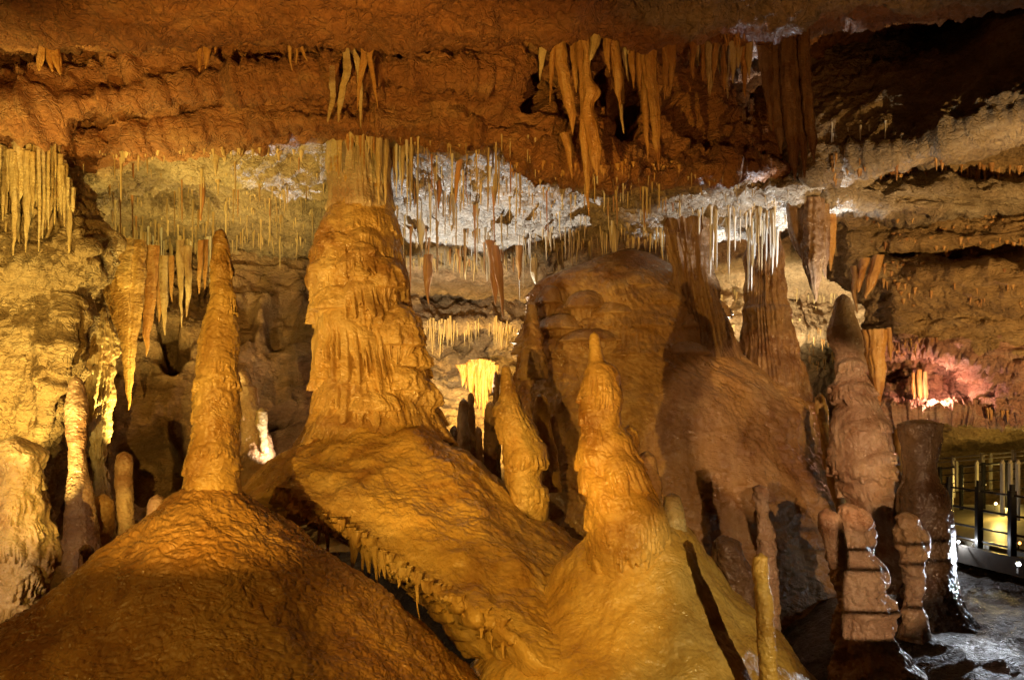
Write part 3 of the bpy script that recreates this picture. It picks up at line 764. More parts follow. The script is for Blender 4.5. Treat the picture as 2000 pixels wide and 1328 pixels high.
# fringe of stalactites round its top
for k in range(54):
    x = r_.uniform(640, 756) if k < 36 else r_.uniform(757, 806)
    y0 = 246 + 16 * r_.random(); sh = k < 36
    ln = (24 + 90 * r_.random() ** 2.2) if sh else (50 + 95 * r_.random() ** 1.3)
    if k in (3, 9): x, ln = (739, 150) if k == 3 else (752, 146)
    w = r_.uniform(2.2, 6) if k not in (3, 9) else 8
    d = (6.8 - .56 * math.sqrt(max(.02, 1 - ((x - 700) / 60.) ** 2)) if sh else 6.72 + .12 * r_.random())
    V = spike_mesh([(x + r_.uniform(-2, 2), y0 - 14), (x, y0 + ln * .5), (x + r_.uniform(-2, 2), y0 + ln)], [w * 1.3, w * .7, w * .14], d, seed=k * 2.1 + 3, lump=.14)
    grid_obj('stalactite_fringe', V, M[('palespike', 'spike', 'palespike', 'whitestraw')[int(r_.integers(4 if not sh else 3))]], wrap=True, parent=column, origin=parent_org[column.name], flip=True)

# ------------------------------------------------------------------ stalagmites
stalagmite('stalagmite', [(447, 427, 437), (456, 420, 441), (480, 416, 446), (520, 414, 450), (560, 412, 455), (590, 409, 458), (640, 399, 462), (680, 389, 464), (720, 386, 463), (780, 384, 466), (830, 379, 465), (880, 374, 466), (930, 363, 466), (985, 358, 468)], 4.4, M['ochre'],
    'tall slender ringed yellow stalagmite standing on the tip of the front cone', ky=1, lump=4.5, lsize=45., fine=.9, band=2.6, bper=24, seed=8.0, res=1.2, L=auto_lobes(460, 900, 260, 26, (18, 46), (26, 60), (4, 9), 31))
s3o = stalagmite('stalagmite', [(648, 1157, 1163), (656, 1151, 1171), (690, 1149, 1177), (705, 1147, 1181), (715, 1144, 1199), (732, 1143, 1209), (765, 1141, 1212), (800, 1140, 1211), (832, 1138, 1212), (852, 1136, 1224), (880, 1134, 1232), (905, 1136, 1250), (940, 1139, 1268), (980, 1141, 1288), (1020, 1143, 1297), (1060, 1147, 1298), (1100, 1158, 1290), (1140, 1172, 1284), (1200, 1180, 1280)], 4.75, M['gold'],
    'knobby amber stalagmite with a thin peg on top, on the smooth amber mound', ky=.9, lump=7, lsize=70., fine=1.0, band=1.6, bper=30, seed=9.0, res=1.3, L=auto_lobes(700, 1080, 470, 30, (30, 80), (40, 90), (5, 14), 33))
def knob(parent, prof, d, mat, **k):
    V = revolve(prof, d, **k)
    return grid_obj('knob', V, mat, wrap=True, parent=parent, origin=parent_org[parent.name])
knob(s3o, [(830, 1222, 1236), (840, 1210, 1244), (865, 1208, 1248), (890, 1212, 1246), (930, 1215, 1240)], 4.85, M['gold'], lump=3, lsize=30., seed=2.2)
knob(s3o, [(880, 1254, 1272), (890, 1246, 1280), (915, 1245, 1286), (960, 1250, 1292), (1010, 1255, 1296)], 4.85, M['pink'], lump=4, lsize=30., seed=3.2)
stalagmite('stalagmite', [(962, 1306, 1317), (969, 1299, 1328), (985, 1296, 1333), (1005, 1294, 1336), (1040, 1290, 1340)], 4.9, M['cream'],
    'small rounded cream knob stalagmite on the crest of the amber mound', lump=3, lsize=30., seed=5.1, res=1.3)
stalagmite('stalagmite', [(712, 982, 990), (720, 978, 997), (760, 975, 1007), (800, 973, 1021), (828, 972, 1035), (850, 976, 1044), (870, 980, 1060), (900, 984, 1063), (928, 986, 1056), (945, 989, 1058), (952, 992, 1066), (985, 996, 1068), (1012, 1001, 1066), (1034, 1030, 1060), (1040, 1035, 1058)], 6.35, M['ochre'],
    'brown stalagmite of stacked swollen tiers tapering to a blunt cone, beside the thick column', lump=5, lsize=45., fine=1.0, band=2.5, bper=40, seed=10.0, res=1.3, L=auto_lobes(740, 1000, 270, 22, (24, 60), (30, 60), (5, 12), 35))
stalagmite('stalagmite', [(768, 1050, 1060), (778, 1046, 1066), (800, 1043, 1073), (850, 1041, 1081), (900, 1043, 1091), (960, 1040, 1096)], 7.3, M['ochre'],
    'plain reddish brown stalagmite half hidden behind the one of swollen tiers', lump=4, lsize=40., seed=11.0, band=1, bper=14)
stalagmite('stalagmite', [(588, 1030, 1042), (600, 1026, 1048), (630, 1023, 1052), (660, 1022, 1058), (690, 1018, 1064), (740, 1010, 1070)], 7.9, M['dun'],
    'stubby stalagmite on the shoulder of the great shadowed mound', lump=4, lsize=35., seed=12.0, band=2, bper=12)
for (x0, x1, y0, mt, lb, sd) in [(893, 917, 778, 'cream', 'pale greenish white stalagmite in the lit hollow beside the column', 1), (910, 929, 766, 'dun', 'slim dark stalagmite just beside the pale greenish white one', 2), (945, 971, 784, 'dun', 'broader dark stalagmite silhouetted against the glowing drapery wall', 3),
                                 (961, 976, 724, 'brownspike', 'reddish stalagmite with a wet edge touching the tiered brown stalagmite', 4), (922, 944, 832, 'dun', 'low dark stump between the dark stalagmites of the lit hollow', 5), (876, 898, 830, 'wet', 'squat black stalagmite against the foot of the column', 6)]:
    stalagmite('stalagmite', [(y0, x0 + 7, x1 - 7), (y0 + 8, x0 + 4, x1 - 4), (y0 + 30, x0 + 1, x1 - 2), (y0 + 80, x0, x1), (940, x0 - 4, x1 + 4)], 8.6 + .15 * sd, M[mt], lb, group='stalagmites in the lit hollow', lump=2.2, lsize=20., seed=20. + sd, res=1.5, band=.8, bper=10)

# right-hand side
stalagmite('column', [(385, 1290, 1390), (430, 1300, 1386), (470, 1308, 1388), (520, 1314, 1392), (570, 1320, 1402), (630, 1330, 1418), (700, 1335, 1440)], 8.3, M['brownspike'],  # darkened brown stands in for the column being unlit
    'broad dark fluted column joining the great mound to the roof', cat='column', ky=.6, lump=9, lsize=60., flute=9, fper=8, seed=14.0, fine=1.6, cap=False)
stalagmite('column', [(390, 1490, 1508), (450, 1470, 1520), (500, 1458, 1528), (560, 1456, 1532), (600, 1453, 1536), (604, 1450, 1540), (640, 1452, 1545), (680, 1450, 1556), (720, 1446, 1568), (780, 1436, 1582), (840, 1420, 1600)], 8.7, M['brownspike'],  # dark brown puts the unlit silhouette into the stone colour
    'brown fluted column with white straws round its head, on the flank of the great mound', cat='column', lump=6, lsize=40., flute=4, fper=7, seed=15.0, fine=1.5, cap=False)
stalagmite('stalagmite', [(574, 1640, 1652), (590, 1631, 1662), (620, 1625, 1671), (650, 1619, 1681), (668, 1622, 1686), (680, 1628, 1686), (690, 1632, 1684), (715, 1631, 1690), (742, 1638, 1688), (756, 1627, 1692), (775, 1627, 1702), (792, 1635, 1712), (805, 1628, 1716), (835, 1623, 1730), (880, 1626, 1741), (920, 1635, 1745), (960, 1650, 1750), (1000, 1664, 1764), (1050, 1690, 1790), (1150, 1690, 1810)], 6.9, M['pink'],
    'tall totem-like stalagmite with a pointed cap, pinkish and pleated lower down', lump=4, lsize=45., fine=1.0, seed=16.0, res=1.3, L=auto_lobes(690, 1000, 320, 30, (34, 90), (26, 40), (8, 18), 37), flute=.8, fper=5)
stump = stalagmite('stalagmite', [(818, 1764, 1832), (822, 1757, 1838), (850, 1757, 1836), (880, 1765, 1832), (912, 1770, 1827), (940, 1768, 1833), (960, 1763, 1845), (1000, 1762, 1854), (1050, 1765, 1858), (1100, 1770, 1860), (1150, 1768, 1868), (1250, 1750, 1925), (1328, 1735, 1985), (1500, 1700, 2080)], 6.5, M['wet'],
    'dark flat-topped stump stalagmite edged with wet glints beside the walkway', lump=5, lsize=45., fine=1.4, seed=17.0, res=1.4, L=auto_lobes(830, 1300, 330, 26, (26, 60), (40, 80), (5, 12), 39), capk=.3)
twin = stalagmite('stalagmite', [(981, 1648, 1662), (986, 1638, 1674), (1000, 1634, 1690), (1020, 1630, 1701), (1050, 1624, 1705), (1080, 1622, 1707), (1110, 1626, 1728), (1140, 1632, 1734), (1164, 1636, 1736), (1172, 1638, 1745), (1196, 1640, 1746), (1204, 1640, 1738), (1260, 1640, 1752), (1328, 1625, 1812), (1450, 1590, 1880)], 5.5, M['pink'],
    'pink twin-lobed stalagmite barred with railing shadows, in front of the dark stump', lump=13, lsize=40., fine=2.0, seed=18.0, res=1.2, L=auto_lobes(1010, 1250, 280, 16, (26, 50), (36, 60), (6, 14), 41), ky=.8)
knob(twin, [(992, 1604, 1622), (1000, 1599, 1634), (1025, 1599, 1644), (1060, 1610, 1652), (1110, 1622, 1660)], 5.4, M['pink'], lump=3, lsize=30., seed=8.2, res=1.3)
stalagmite('stalagmite', [(998, 1758, 1778), (1006, 1752, 1792), (1030, 1750, 1803), (1055, 1750, 1808), (1080, 1755, 1808), (1110, 1765, 1806), (1150, 1770, 1804), (1250, 1760, 1815)], 6.0, M['pink'],
    'small pink stalagmite at the foot of the flat-topped stump', fine=1.8, lump=9, lsize=32., seed=19.0, res=1.3)
stalagmite('stalagmite', [(1079, 1480, 1492), (1087, 1472, 1498), (1110, 1470, 1500), (1140, 1473, 1502), (1180, 1475, 1510), (1220, 1478, 1512), (1280, 1481, 1516), (1328, 1484, 1520), (1480, 1480, 1530)], 4.0, M['gold'],
    'thin orange finger stalagmite with a bright wet edge in front of the cream flank', lump=2.6, lsize=28., band=1, bper=20, fine=.9, seed=22.0, res=1.1)
stalagmite('stalagmite', [(945, 1480, 1490), (953, 1472, 1498), (985, 1474, 1501), (1000, 1476, 1499), (1030, 1477, 1508), (1060, 1478, 1513), (1085, 1480, 1518), (1130, 1484, 1520), (1250, 1480, 1524)], 5.9, M['pink'],
    'short crooked pink stalagmite standing in the dark gully behind the finger stalagmite', fine=1.5, lump=6, lsize=26., seed=23.0, res=1.3)
stalagmite('stalagmite', [(1044, 1402, 1425), (1052, 1394, 1440), (1080, 1392, 1455), (1130, 1400, 1475), (1250, 1400, 1500)], 6.1, M['wet'],
    'low dark rounded stalagmite in the gully below the great mound', fine=1.5, lump=9, lsize=35., seed=24.0)
stalagmite('stalagmite', [(768, 1597, 1606), (780, 1594, 1612), (850, 1602, 1624), (940, 1618, 1640), (1020, 1640, 1660)], 7.6, M['gold'],
    'leaning thin amber flowstone rib between the great mound and the totem stalagmite', lump=3, lsize=30., seed=25.0)
stalagmite('stalagmite', [(835, 1748, 1756), (845, 1743, 1760), (930, 1745, 1764), (1000, 1748, 1764), (1060, 1745, 1768)], 7.2, M['gold'],
    'slim amber rib stalagmite squeezed against the flat-topped stump', lump=2, lsize=24., seed=26.0)

# left-hand side
stalagmite('stalagmite', [(850, 15, 42), (856, 8, 56), (872, 1, 74), (890, 0, 88), (905, -2, 86), (940, -5, 80), (960, -5, 82), (985, -5, 87), (1010, -8, 82), (1030, -10, 92), (1060, -12, 101), (1085, -12, 101), (1120, -15, 94), (1160, -15, 84), (1200, -15, 78), (1300, -30, 90), (1500, -60, 110)], 4.5, M['cream'],
    'thick lumpy cream stalagmite rising at the edge beside the front cone', lump=8, lsize=42., fine=1.6, seed=27.0, res=1.2, L=auto_lobes(880, 1200, 340, 26, (22, 50), (36, 80), (6, 14), 43))
stalagmite('stalagmite', [(734, 144, 152), (745, 137, 160), (770, 132, 167), (800, 129, 171), (835, 129, 169), (880, 136, 167), (920, 136, 169), (960, 132, 181), (1000, 130, 185), (1060, 124, 190), (1150, 105, 205), (1300, 90, 215)], 5.8, M['pink'],
    'tall rosy spindle-shaped stalagmite in front of the left wall, dark towards its foot', lump=3, lsize=35., fine=1.2, band=.9, bper=9, seed=28.0, res=1.2)
stalagmite('stalagmite', [(881, 237, 248), (888, 230, 255), (905, 227, 258), (935, 226, 258), (1000, 230, 260), (1040, 233, 263), (1150, 234, 268)], 5.5, M['pink'],
    'straight finger-like salmon stalagmite standing just behind the front cone', lump=1.6, lsize=18., fine=1.3, band=.9, bper=7, seed=29.0, res=1.1)
stalagmite('stalagmite', [(964, 192, 212), (972, 184, 219), (1000, 180, 222), (1040, 189, 219), (1080, 190, 218), (1200, 185, 225)], 6.1, M['dun'],
    'short greyish stalagmite under the yellow cascade', lump=3, lsize=24., seed=30.0)
stalagmite('stalagmite', [(720, 470, 480), (727, 465, 487), (742, 464, 490), (752, 464, 492), (757, 466, 500), (790, 468, 504), (803, 470, 512), (830, 472, 518), (850, 474, 525), (880, 474, 534), (900, 470, 536), (960, 460, 545)], 7.6, M['pink'],
    'pale stepped stalagmite backlit behind the tall ringed stalagmite', lump=3, lsize=28., seed=31.0, res=1.2, L=auto_lobes(760, 880, 190, 10, (20, 40), (26, 50), (2, 5), 45))
stalagmite('stalagmite', [(796, 505, 517), (803, 500, 521), (825, 500, 522), (850, 506, 522), (885, 510, 526)], 7.45, M['cream'],
    'small pale yellow knob stalagmite growing against the stepped backlit one', lump=2, lsize=20., seed=32.0, res=1.2)
stalagmite('stalagmite', [(965, 300, 314), (972, 294, 321), (990, 290, 325), (1030, 286, 330)], 5.0, M['pink'],
    'tiny rounded pink stalagmite peeping over the left slope of the front cone', lump=2, lsize=20., seed=33.0, res=1.2)
stalagmite('stalagmite', [(1062, 160, 176), (1070, 156, 182), (1100, 154, 185), (1160, 150, 190)], 5.4, M['brownspike'],
    'small dark red stalagmite in the shadow at the foot of the spindle-shaped one', lump=2, lsize=20., seed=34.0, res=1.3)
stalagmite('flowstone_cascade', [(600, 196, 208), (640, 190, 216), (700, 182, 224), (755, 176, 222), (800, 172, 214), (850, 176, 206), (900, 184, 202), (960, 186, 214), (1100, 180, 225)], 6.9, M['palespike'],
    'bright yellow knotted flowstone cascade hanging down the recess behind the spindle stalagmite', cat='flowstone', lump=6, lsize=30., fine=1.4, seed=35.0, res=1.2, flute=4, fper=5, L=auto_lobes(620, 880, 150, 18, (14, 30), (40, 90), (4, 9), 47))

rz = np.random.default_rng(44)
for k in range(15):
    x = 906 + k * 4.4 + rz.uniform(-2, 2); e = 1 - abs(k - 7) / 9.
    spike('stalactite', [(x + rz.uniform(-6, 6), 702 + 14 * (1 - e)), (x, 735), (x + rz.uniform(-2, 2), 735 + (40 + 55 * rz.random()) * e)], [9 + 4 * e, 5.5, .8], 11.35 + rz.uniform(-.12, .12), M['spike'],
          'pleat of the glowing yellow drapery on the back wall of the lit hollow', cat='drapery', group='pleats of the glowing drapery', seed=400. + k, lump=.28)
# ------------------------------------------------------------------ hanging stalactites
G1 = 'stalactites of the big hanging cluster'
def cl(path, rad, d=5.75, mat='spike', **k):
    d = d - .32
    spike('stalactite', path, rad, d, M[mat], k.pop('label'), group=k.pop('group', G1), **k)
cl([(1094, 60), (1096, 120), (1108, 180), (1116, 220), (1119, 262)], [11, 12, 12, 8, 1], label='long tapering orange stalactite hanging first in the big cluster', seed=41)
cl([(1132, 50), (1136, 120), (1142, 190), (1141, 260), (1146, 340), (1150, 424)], [9, 8, 9, 9, 6, 1], label='longest stalactite of the big cluster, ending in a thin point over the dark roof', seed=42, d=5.7)
cl([(1140, 60), (1147, 110), (1146, 150), (1155, 182), (1148, 205), (1158, 260), (1164, 300), (1165, 346)], [10, 7, 8, 16, 12, 13, 12, 1], label='knotted stalactite with a swollen joint in the big cluster', seed=43, d=5.65)
cl([(1118, 40), (1122, 110), (1126, 185)], [10, 8, 2], label='shorter stalactite wedged between the two longest ones', seed=44, d=5.8)
cl([(1082, 60), (1078, 130), (1074, 205)], [6, 5, 1], label='slender outer stalactite casting a black shadow at the edge of the big cluster', seed=45, d=5.75)
cl([(1160, 40), (1162, 80), (1152, 120)], [14, 10, 3], label='broad stubby drapery under the arched top of the big cluster', seed=46, d=5.6, mat='palespike')
cl([(1198, 45), (1199, 80), (1205, 140), (1212, 215)], [13, 11, 10, 1], label='smooth carrot-shaped stalactite alone between the two cluster halves', seed=47)
cl([(1212, 205), (1215, 232), (1218, 262)], [4, 3, 1], label='thin pale stalactite tip below the carrot-shaped one', seed=48, mat='palespike', d=5.95)
cl([(1270, 60), (1268, 120), (1278, 200), (1283, 270), (1286, 330)], [20, 15, 11, 8, 1], label='thick straight stalactite, the stoutest of the big cluster', seed=49)
cl([(1258, 65), (1259, 150), (1262, 240), (1266, 316)], [8, 8, 6, 1], label='long stalactite pressed against the stoutest one', seed=50, d=5.8)
cl([(1232, 70), (1234, 110), (1238, 175)], [7, 7, 1], label='short pointed stalactite against the black shadow, beside its twin', seed=51, d=5.8)
cl([(1248, 65), (1249, 120), (1250, 178)], [7, 7, 1], label='pointed stalactite between its shorter twin and the stoutest one', seed=52, d=5.78)
cl([(1298, 60), (1300, 110), (1299, 196)], [7, 7, 1], label='ridged brown stalactite just past the stoutest one', seed=53, d=5.85)
cl([(1313, 55), (1313, 110), (1309, 184)], [8, 8, 1], label='last long brown stalactite before the yellow curtains', seed=54, d=5.85)
cl([(1104, 262), (1110, 290), (1118, 350)], [10, 8, 1], label='orange stalactite on the lower roof edge below the big cluster', seed=55, d=6.0)
cl([(1062, 90), (1058, 115), (1054, 160)], [9, 6, 1], label='stubby pale stalactite before the slender outer one', seed=56, d=5.7, mat='palespike')
for k, (pth, rad, lb) in enumerate([
    ([(1078, 44), (1110, 30), (1150, 40), (1185, 34), (1206, 60)], [10, 18, 20, 17, 6], 'knotted flowstone arch from which the longest stalactites of the big cluster hang'),
    ([(1214, 52), (1250, 44), (1290, 48), (1322, 62)], [10, 17, 18, 8], 'flowstone bracket over the stoutest stalactite of the big cluster')]):
    spike('flowstone_bracket', pth, rad, 5.42, M['spike'], lb, cat='flowstone', group=G1, seed=300. + k, lump=.3)
rq = np.random.default_rng(91)
for k in range(24):
    x = rq.uniform(1068, 1330); ln = rq.uniform(25, 110); w = rq.uniform(3.5, 8)
    spike('stalactite', [(x, 40), (x + rq.uniform(-5, 5), 52 + ln * .5), (x + rq.uniform(-5, 5), 58 + ln)], [w * 1.5, w, .8], 5.5 + rq.uniform(-.15, .25), M['spike' if k % 3 else 'palespike'],
          'one of the lesser stalactites crowding between the long ones of the big cluster', group='lesser stalactites of the big cluster', seed=310. + k, lump=.25)
r2 = np.random.default_rng(12)
for k, x in enumerate(np.linspace(1352, 1462, 17)):
    ln = 70 + 70 * abs(math.sin(x * .083)) * r2.uniform(.5, 1.1)
    x = x + r2.uniform(-3, 3)
    spike('stalactite', [(x, 52), (x + r2.uniform(-3, 3), 52 + ln * .5), (x + r2.uniform(-2, 2), 52 + ln)], [7, 6.5, .8], 5.7 + r2.uniform(-.12, .15), M['palespike' if k % 3 else 'spike'],
          'yellow blade of the pleated curtain hanging between the big cluster and the dark cluster', group='blades of the yellow pleated curtain', seed=60. + k, lump=.25)
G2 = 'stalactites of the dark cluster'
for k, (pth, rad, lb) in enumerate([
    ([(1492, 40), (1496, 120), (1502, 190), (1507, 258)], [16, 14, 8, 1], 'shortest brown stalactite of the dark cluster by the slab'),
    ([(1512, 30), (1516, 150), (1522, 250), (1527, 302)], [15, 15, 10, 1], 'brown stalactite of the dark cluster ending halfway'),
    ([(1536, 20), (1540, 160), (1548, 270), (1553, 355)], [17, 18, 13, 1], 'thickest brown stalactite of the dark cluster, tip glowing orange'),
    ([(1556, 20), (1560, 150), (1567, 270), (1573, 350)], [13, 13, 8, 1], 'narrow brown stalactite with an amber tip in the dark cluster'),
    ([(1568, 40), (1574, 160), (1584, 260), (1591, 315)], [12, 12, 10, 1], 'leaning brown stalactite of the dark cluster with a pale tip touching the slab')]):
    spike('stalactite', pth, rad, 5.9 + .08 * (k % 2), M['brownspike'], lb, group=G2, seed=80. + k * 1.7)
for k, (pth, rad, d, mt, lb) in enumerate([
    ([(1556, 395), (1566, 460), (1578, 520)], [20, 22, 3], 7.75, 'brownspike', 'blunt brown lobe of the hanging mass under the white shelf'),
    ([(1585, 390), (1588, 480), (1592, 590)], [22, 22, 1.5], 7.65, 'brownspike', 'long brown stalactite with a golden tip hanging past the white shelf'),
    ([(1606, 400), (1608, 470), (1612, 545)], [14, 12, 1], 7.75, 'brownspike', 'short brown stalactite behind the golden-tipped one'),
    ([(1622, 420), (1622, 480), (1622, 530)], [12, 9, 1], 7.9, 'spike', 'small yellowish stalactite at the wall side of the golden-tipped one'),
    ([(1708, 645), (1710, 690), (1714, 740), (1717, 796)], [24, 19, 13, 1], 8.4, 'spike', 'smooth orange cone stalactite hanging beside the totem stalagmite'),
    ([(1735, 640), (1738, 680), (1740, 706)], [6, 4, 1], 8.5, 'spike', 'little stalactite beside the smooth orange cone'),
    ([(1716, 500), (1705, 540), (1690, 580)], [12, 12, 3], 8.6, 'spike', 'flaring leaf-like drapery on the ledge above the orange cone'),
    ([(1690, 505), (1680, 540), (1676, 572)], [9, 8, 2], 8.6, 'spike', 'narrow drapery beside the flaring leaf-like one'),
    ([(1668, 520), (1668, 560), (1674, 615)], [6, 5, 1], 8.6, 'brownspike', 'dark thin stalactite above the totem stalagmite'),
    ([(1784, 728), (1785, 760), (1788, 800)], [4, 5, 2], 9.8, 'spike', 'thin orange rib at the outer side of the red alcove drapery'),
    ([(1795, 722), (1796, 760), (1799, 806)], [5, 6, 3], 9.75, 'spike', 'tallest orange rib of the drapery in the red alcove'),
    ([(1806, 726), (1807, 760), (1808, 798)], [4, 5, 2], 9.8, 'palespike', 'pale inner rib of the drapery in the red alcove')]):
    spike('stalactite', pth, rad, d, M[mt], lb, group='stalactites by the far wall', seed=90. + k * 1.3)
# drapery on the roof above the column
G3 = 'draperies on the roof above the thick column'
for k, (pth, rad, lb) in enumerate([
    ([(660, 50), (682, 85), (700, 130), (704, 190), (705, 250)], [14, 11, 8, 6, 1], 'long strand of drapery leading down from the roof onto the column'),
    ([(706, 48), (712, 100), (702, 160), (698, 215)], [12, 10, 6, 1], 'second long drapery strand crossing the first above the column'),
    ([(672, 80), (678, 130), (668, 185), (660, 240)], [10, 11, 9, 2], 'pale folded drapery sweeping down above the column'),
    ([(722, 60), (724, 120), (732, 170), (738, 215)], [10, 8, 4, 1], 'thin drapery ridge at the outer side of the roof above the column'),
    ([(650, 130), (650, 180), (640, 240)], [8, 9, 2], 'knotted drapery at the roof edge over the column'),
    ([(690, 45), (690, 70), (688, 100)], [18, 14, 4], 'bulging drapery bracket under the roof ledge')]):
    spike('drapery', pth, [q * .68 for q in rad], 5.0, M['spike' if k % 2 else 'palespike'], lb, cat='drapery', group=G3, seed=110. + k * 2.3, lump=.28, d1=5.0 + .8 * min(1, (pth[-1][1] - 50) / 200.))
for k, (pth, rad, mt, lb) in enumerate([
    ([(92, 42), (104, 65), (112, 95)], [12, 18, 8], 'spike', 'wing-shaped drapery lump under the upper ledge'),
    ([(106, 84), (110, 110), (118, 148)], [8, 8, 2], 'spike', 'curved leg below the wing-shaped drapery lump'),
    ([(96, 84), (97, 112), (103, 142)], [7, 6, 2], 'spike', 'middle leg below the wing-shaped drapery lump'),
    ([(84, 80), (80, 112), (76, 140)], [7, 7, 2], 'spike', 'outer leg beside the wing-shaped drapery lump'),
    ([(150, -10), (150, 40), (160, 70), (162, 95)], [5, 6, 7, 1], 'spike', 'bent stalactite with a blunt shoulder on the upper ledge'),
    ([(356, 36), (360, 60), (365, 92)], [6, 5, 1], 'spike', 'shorter tooth-like stalactite starting the row on the upper ledge'),
    ([(380, 40), (388, 90), (389, 142)], [8, 6, 1.5], 'spike', 'longest tooth-like stalactite in the row on the upper ledge'),
    ([(398, 38), (402, 90), (402, 136)], [6, 5, 1.5], 'spike', 'slightly shorter stalactite next to the longest tooth in the row'),
    ([(404, 42), (407, 85), (401, 134)], [5, 6, 1.5], 'spike', 'curved tooth-like stalactite leaning towards its neighbour in the row'),
    ([(420, 38), (421, 70), (420, 107)], [7, 5, 1], 'spike', 'last short tooth of the row on the upper ledge'),
    ([(480, 42), (480, 58), (478, 82)], [6, 7, 1], 'palespike', 'small pale drop-shaped stalactite on the upper ledge'),
    ([(562, 60), (565, 95), (571, 140)], [6, 4, 1], 'spike', 'root-like thin stalactite near the roof drapery'),
    ([(572, 70), (580, 100), (578, 126)], [5, 3, 1], 'spike', 'short branch next to the root-like stalactite'),
    ([(585, 80), (594, 108), (601, 121)], [4, 3, 1], 'spike', 'sideways bent branch next to the root-like stalactite'),
    ([(545, -10), (543, 15), (540, 26)], [5, 4, 1], 'spike', 'short stalactite at the top roof edge'),
    ([(556, -10), (562, 20), (566, 42)], [6, 5, 1], 'spike', 'longer bent stalactite at the top roof edge'),
    ([(628, 0), (626, 40), (628, 80)], [7, 5, 1], 'spike', 'blurred brown stalactite at the top roof edge near the drapery')]):
    spike('stalactite', pth, rad, 5.12, M[mt], lb, group='stalactites on the upper ledge', seed=130. + k * 1.9, lump=.24)

# curtain and stalactites of the left recess
for k, (pth, rad, d, mt, lb) in enumerate([
    ([(240, 470), (240, 540), (246, 620), (250, 680), (251, 740), (251, 802)], [48, 44, 30, 15, 9, 1], 7.3, 'ochre', 'great yellow curtain stalactite with a bright needle tip in the left recess'),
    ([(262, 480), (268, 540), (272, 600), (268, 640)], [22, 20, 10, 1], 7.4, 'ochre', 'shorter curtain fold joined beside the great yellow curtain'),
    ([(296, 480), (293, 560), (288, 640), (286, 696)], [16, 14, 9, 1], 7.4, 'spike', 'brown curtain edge ending in a blade beside the great curtain'),
    ([(318, 500), (320, 580), (322, 656)], [10, 8, 1], 7.5, 'palespike', 'single pale carrot-shaped stalactite in the left recess'),
    ([(308, 520), (310, 580), (311, 630)], [8, 6, 1], 7.5, 'spike', 'thinner stalactite just before the pale carrot-shaped one'),
    ([(352, 470), (352, 530), (354, 580), (355, 640)], [10, 7, 4, 1], 7.6, 'palespike', 'long fine stalactite under the hollow tube of the left recess'),
    ([(366, 480), (368, 560), (364, 620)], [8, 6, 1], 7.6, 'palespike', 'twin fine stalactite near the tall ringed stalagmite'),
    ([(334, 500), (334, 545), (336, 590)], [7, 5, 1], 7.6, 'spike', 'short stalactite between the carrot-shaped and the fine ones'),
    ([(392, 470), (390, 530), (388, 575)], [6, 5, 1], 7.6, 'spike', 'brown stalactite hard against the tall ringed stalagmite'),
    ([(402, 468), (401, 520), (400, 566)], [6, 5, 1], 7.7, 'spike', 'last stalactite behind the tall ringed stalagmite')]):
    spike('stalactite', pth, rad, d, M[mt], lb, group='stalactites of the left recess', seed=160. + k * 1.7, lump=.1, ky=.45, flute=.45)
r3 = np.random.default_rng(31)
for k in range(58):
    x = -16 + k * 2.75 + r3.uniform(-2, 2)
    y0 = 288 + r3.uniform(0, 26) + (0 if x < 108 else (x - 108) * 2.2); ln = (40 + 170 * r3.random() ** 1.3) * (1 if x < 100 else .7)
    w = r3.uniform(2.2, 4.5) + 5 * r3.random() ** 3
    spike('stalactite', [(x, y0 - 14), (x + r3.uniform(-3, 3), y0 + ln * .5), (x + r3.uniform(-3, 2), y0 + ln)], [w * 1.2, w, 1], 5.78 - r3.uniform(0, .28), M['palespike' if k % 3 else 'cream'],
          'pale cream blade of the curtain along the top of the left wall', cat='drapery', group='cream curtain blades on the left wall', seed=200. + k, lump=.2, ky=.7)
for k in range(30):
    x = -18 + k * 3.9 + r3.uniform(-3, 3); y0 = 400 + .25 * max(0, x) + r3.uniform(-50, 40); ln = r3.uniform(50, 150); w = r3.uniform(3, 7); sl = r3.uniform(-22, -4)
    spike('drapery', [(x + 10, y0 - 10), (x, y0 + ln * .4), (x + sl * .6, y0 + ln * .75), (x + sl, y0 + ln)], [w * 1.3, w * 1.1, w * .7, .8], 5.82 - r3.uniform(0, .1), M['palespike'],
          'slanting yellow flowstone rib running down the left wall below the cream curtain', cat='drapery', group='slanting ribs on the left wall', seed=500. + k, lump=.3, ky=.8)
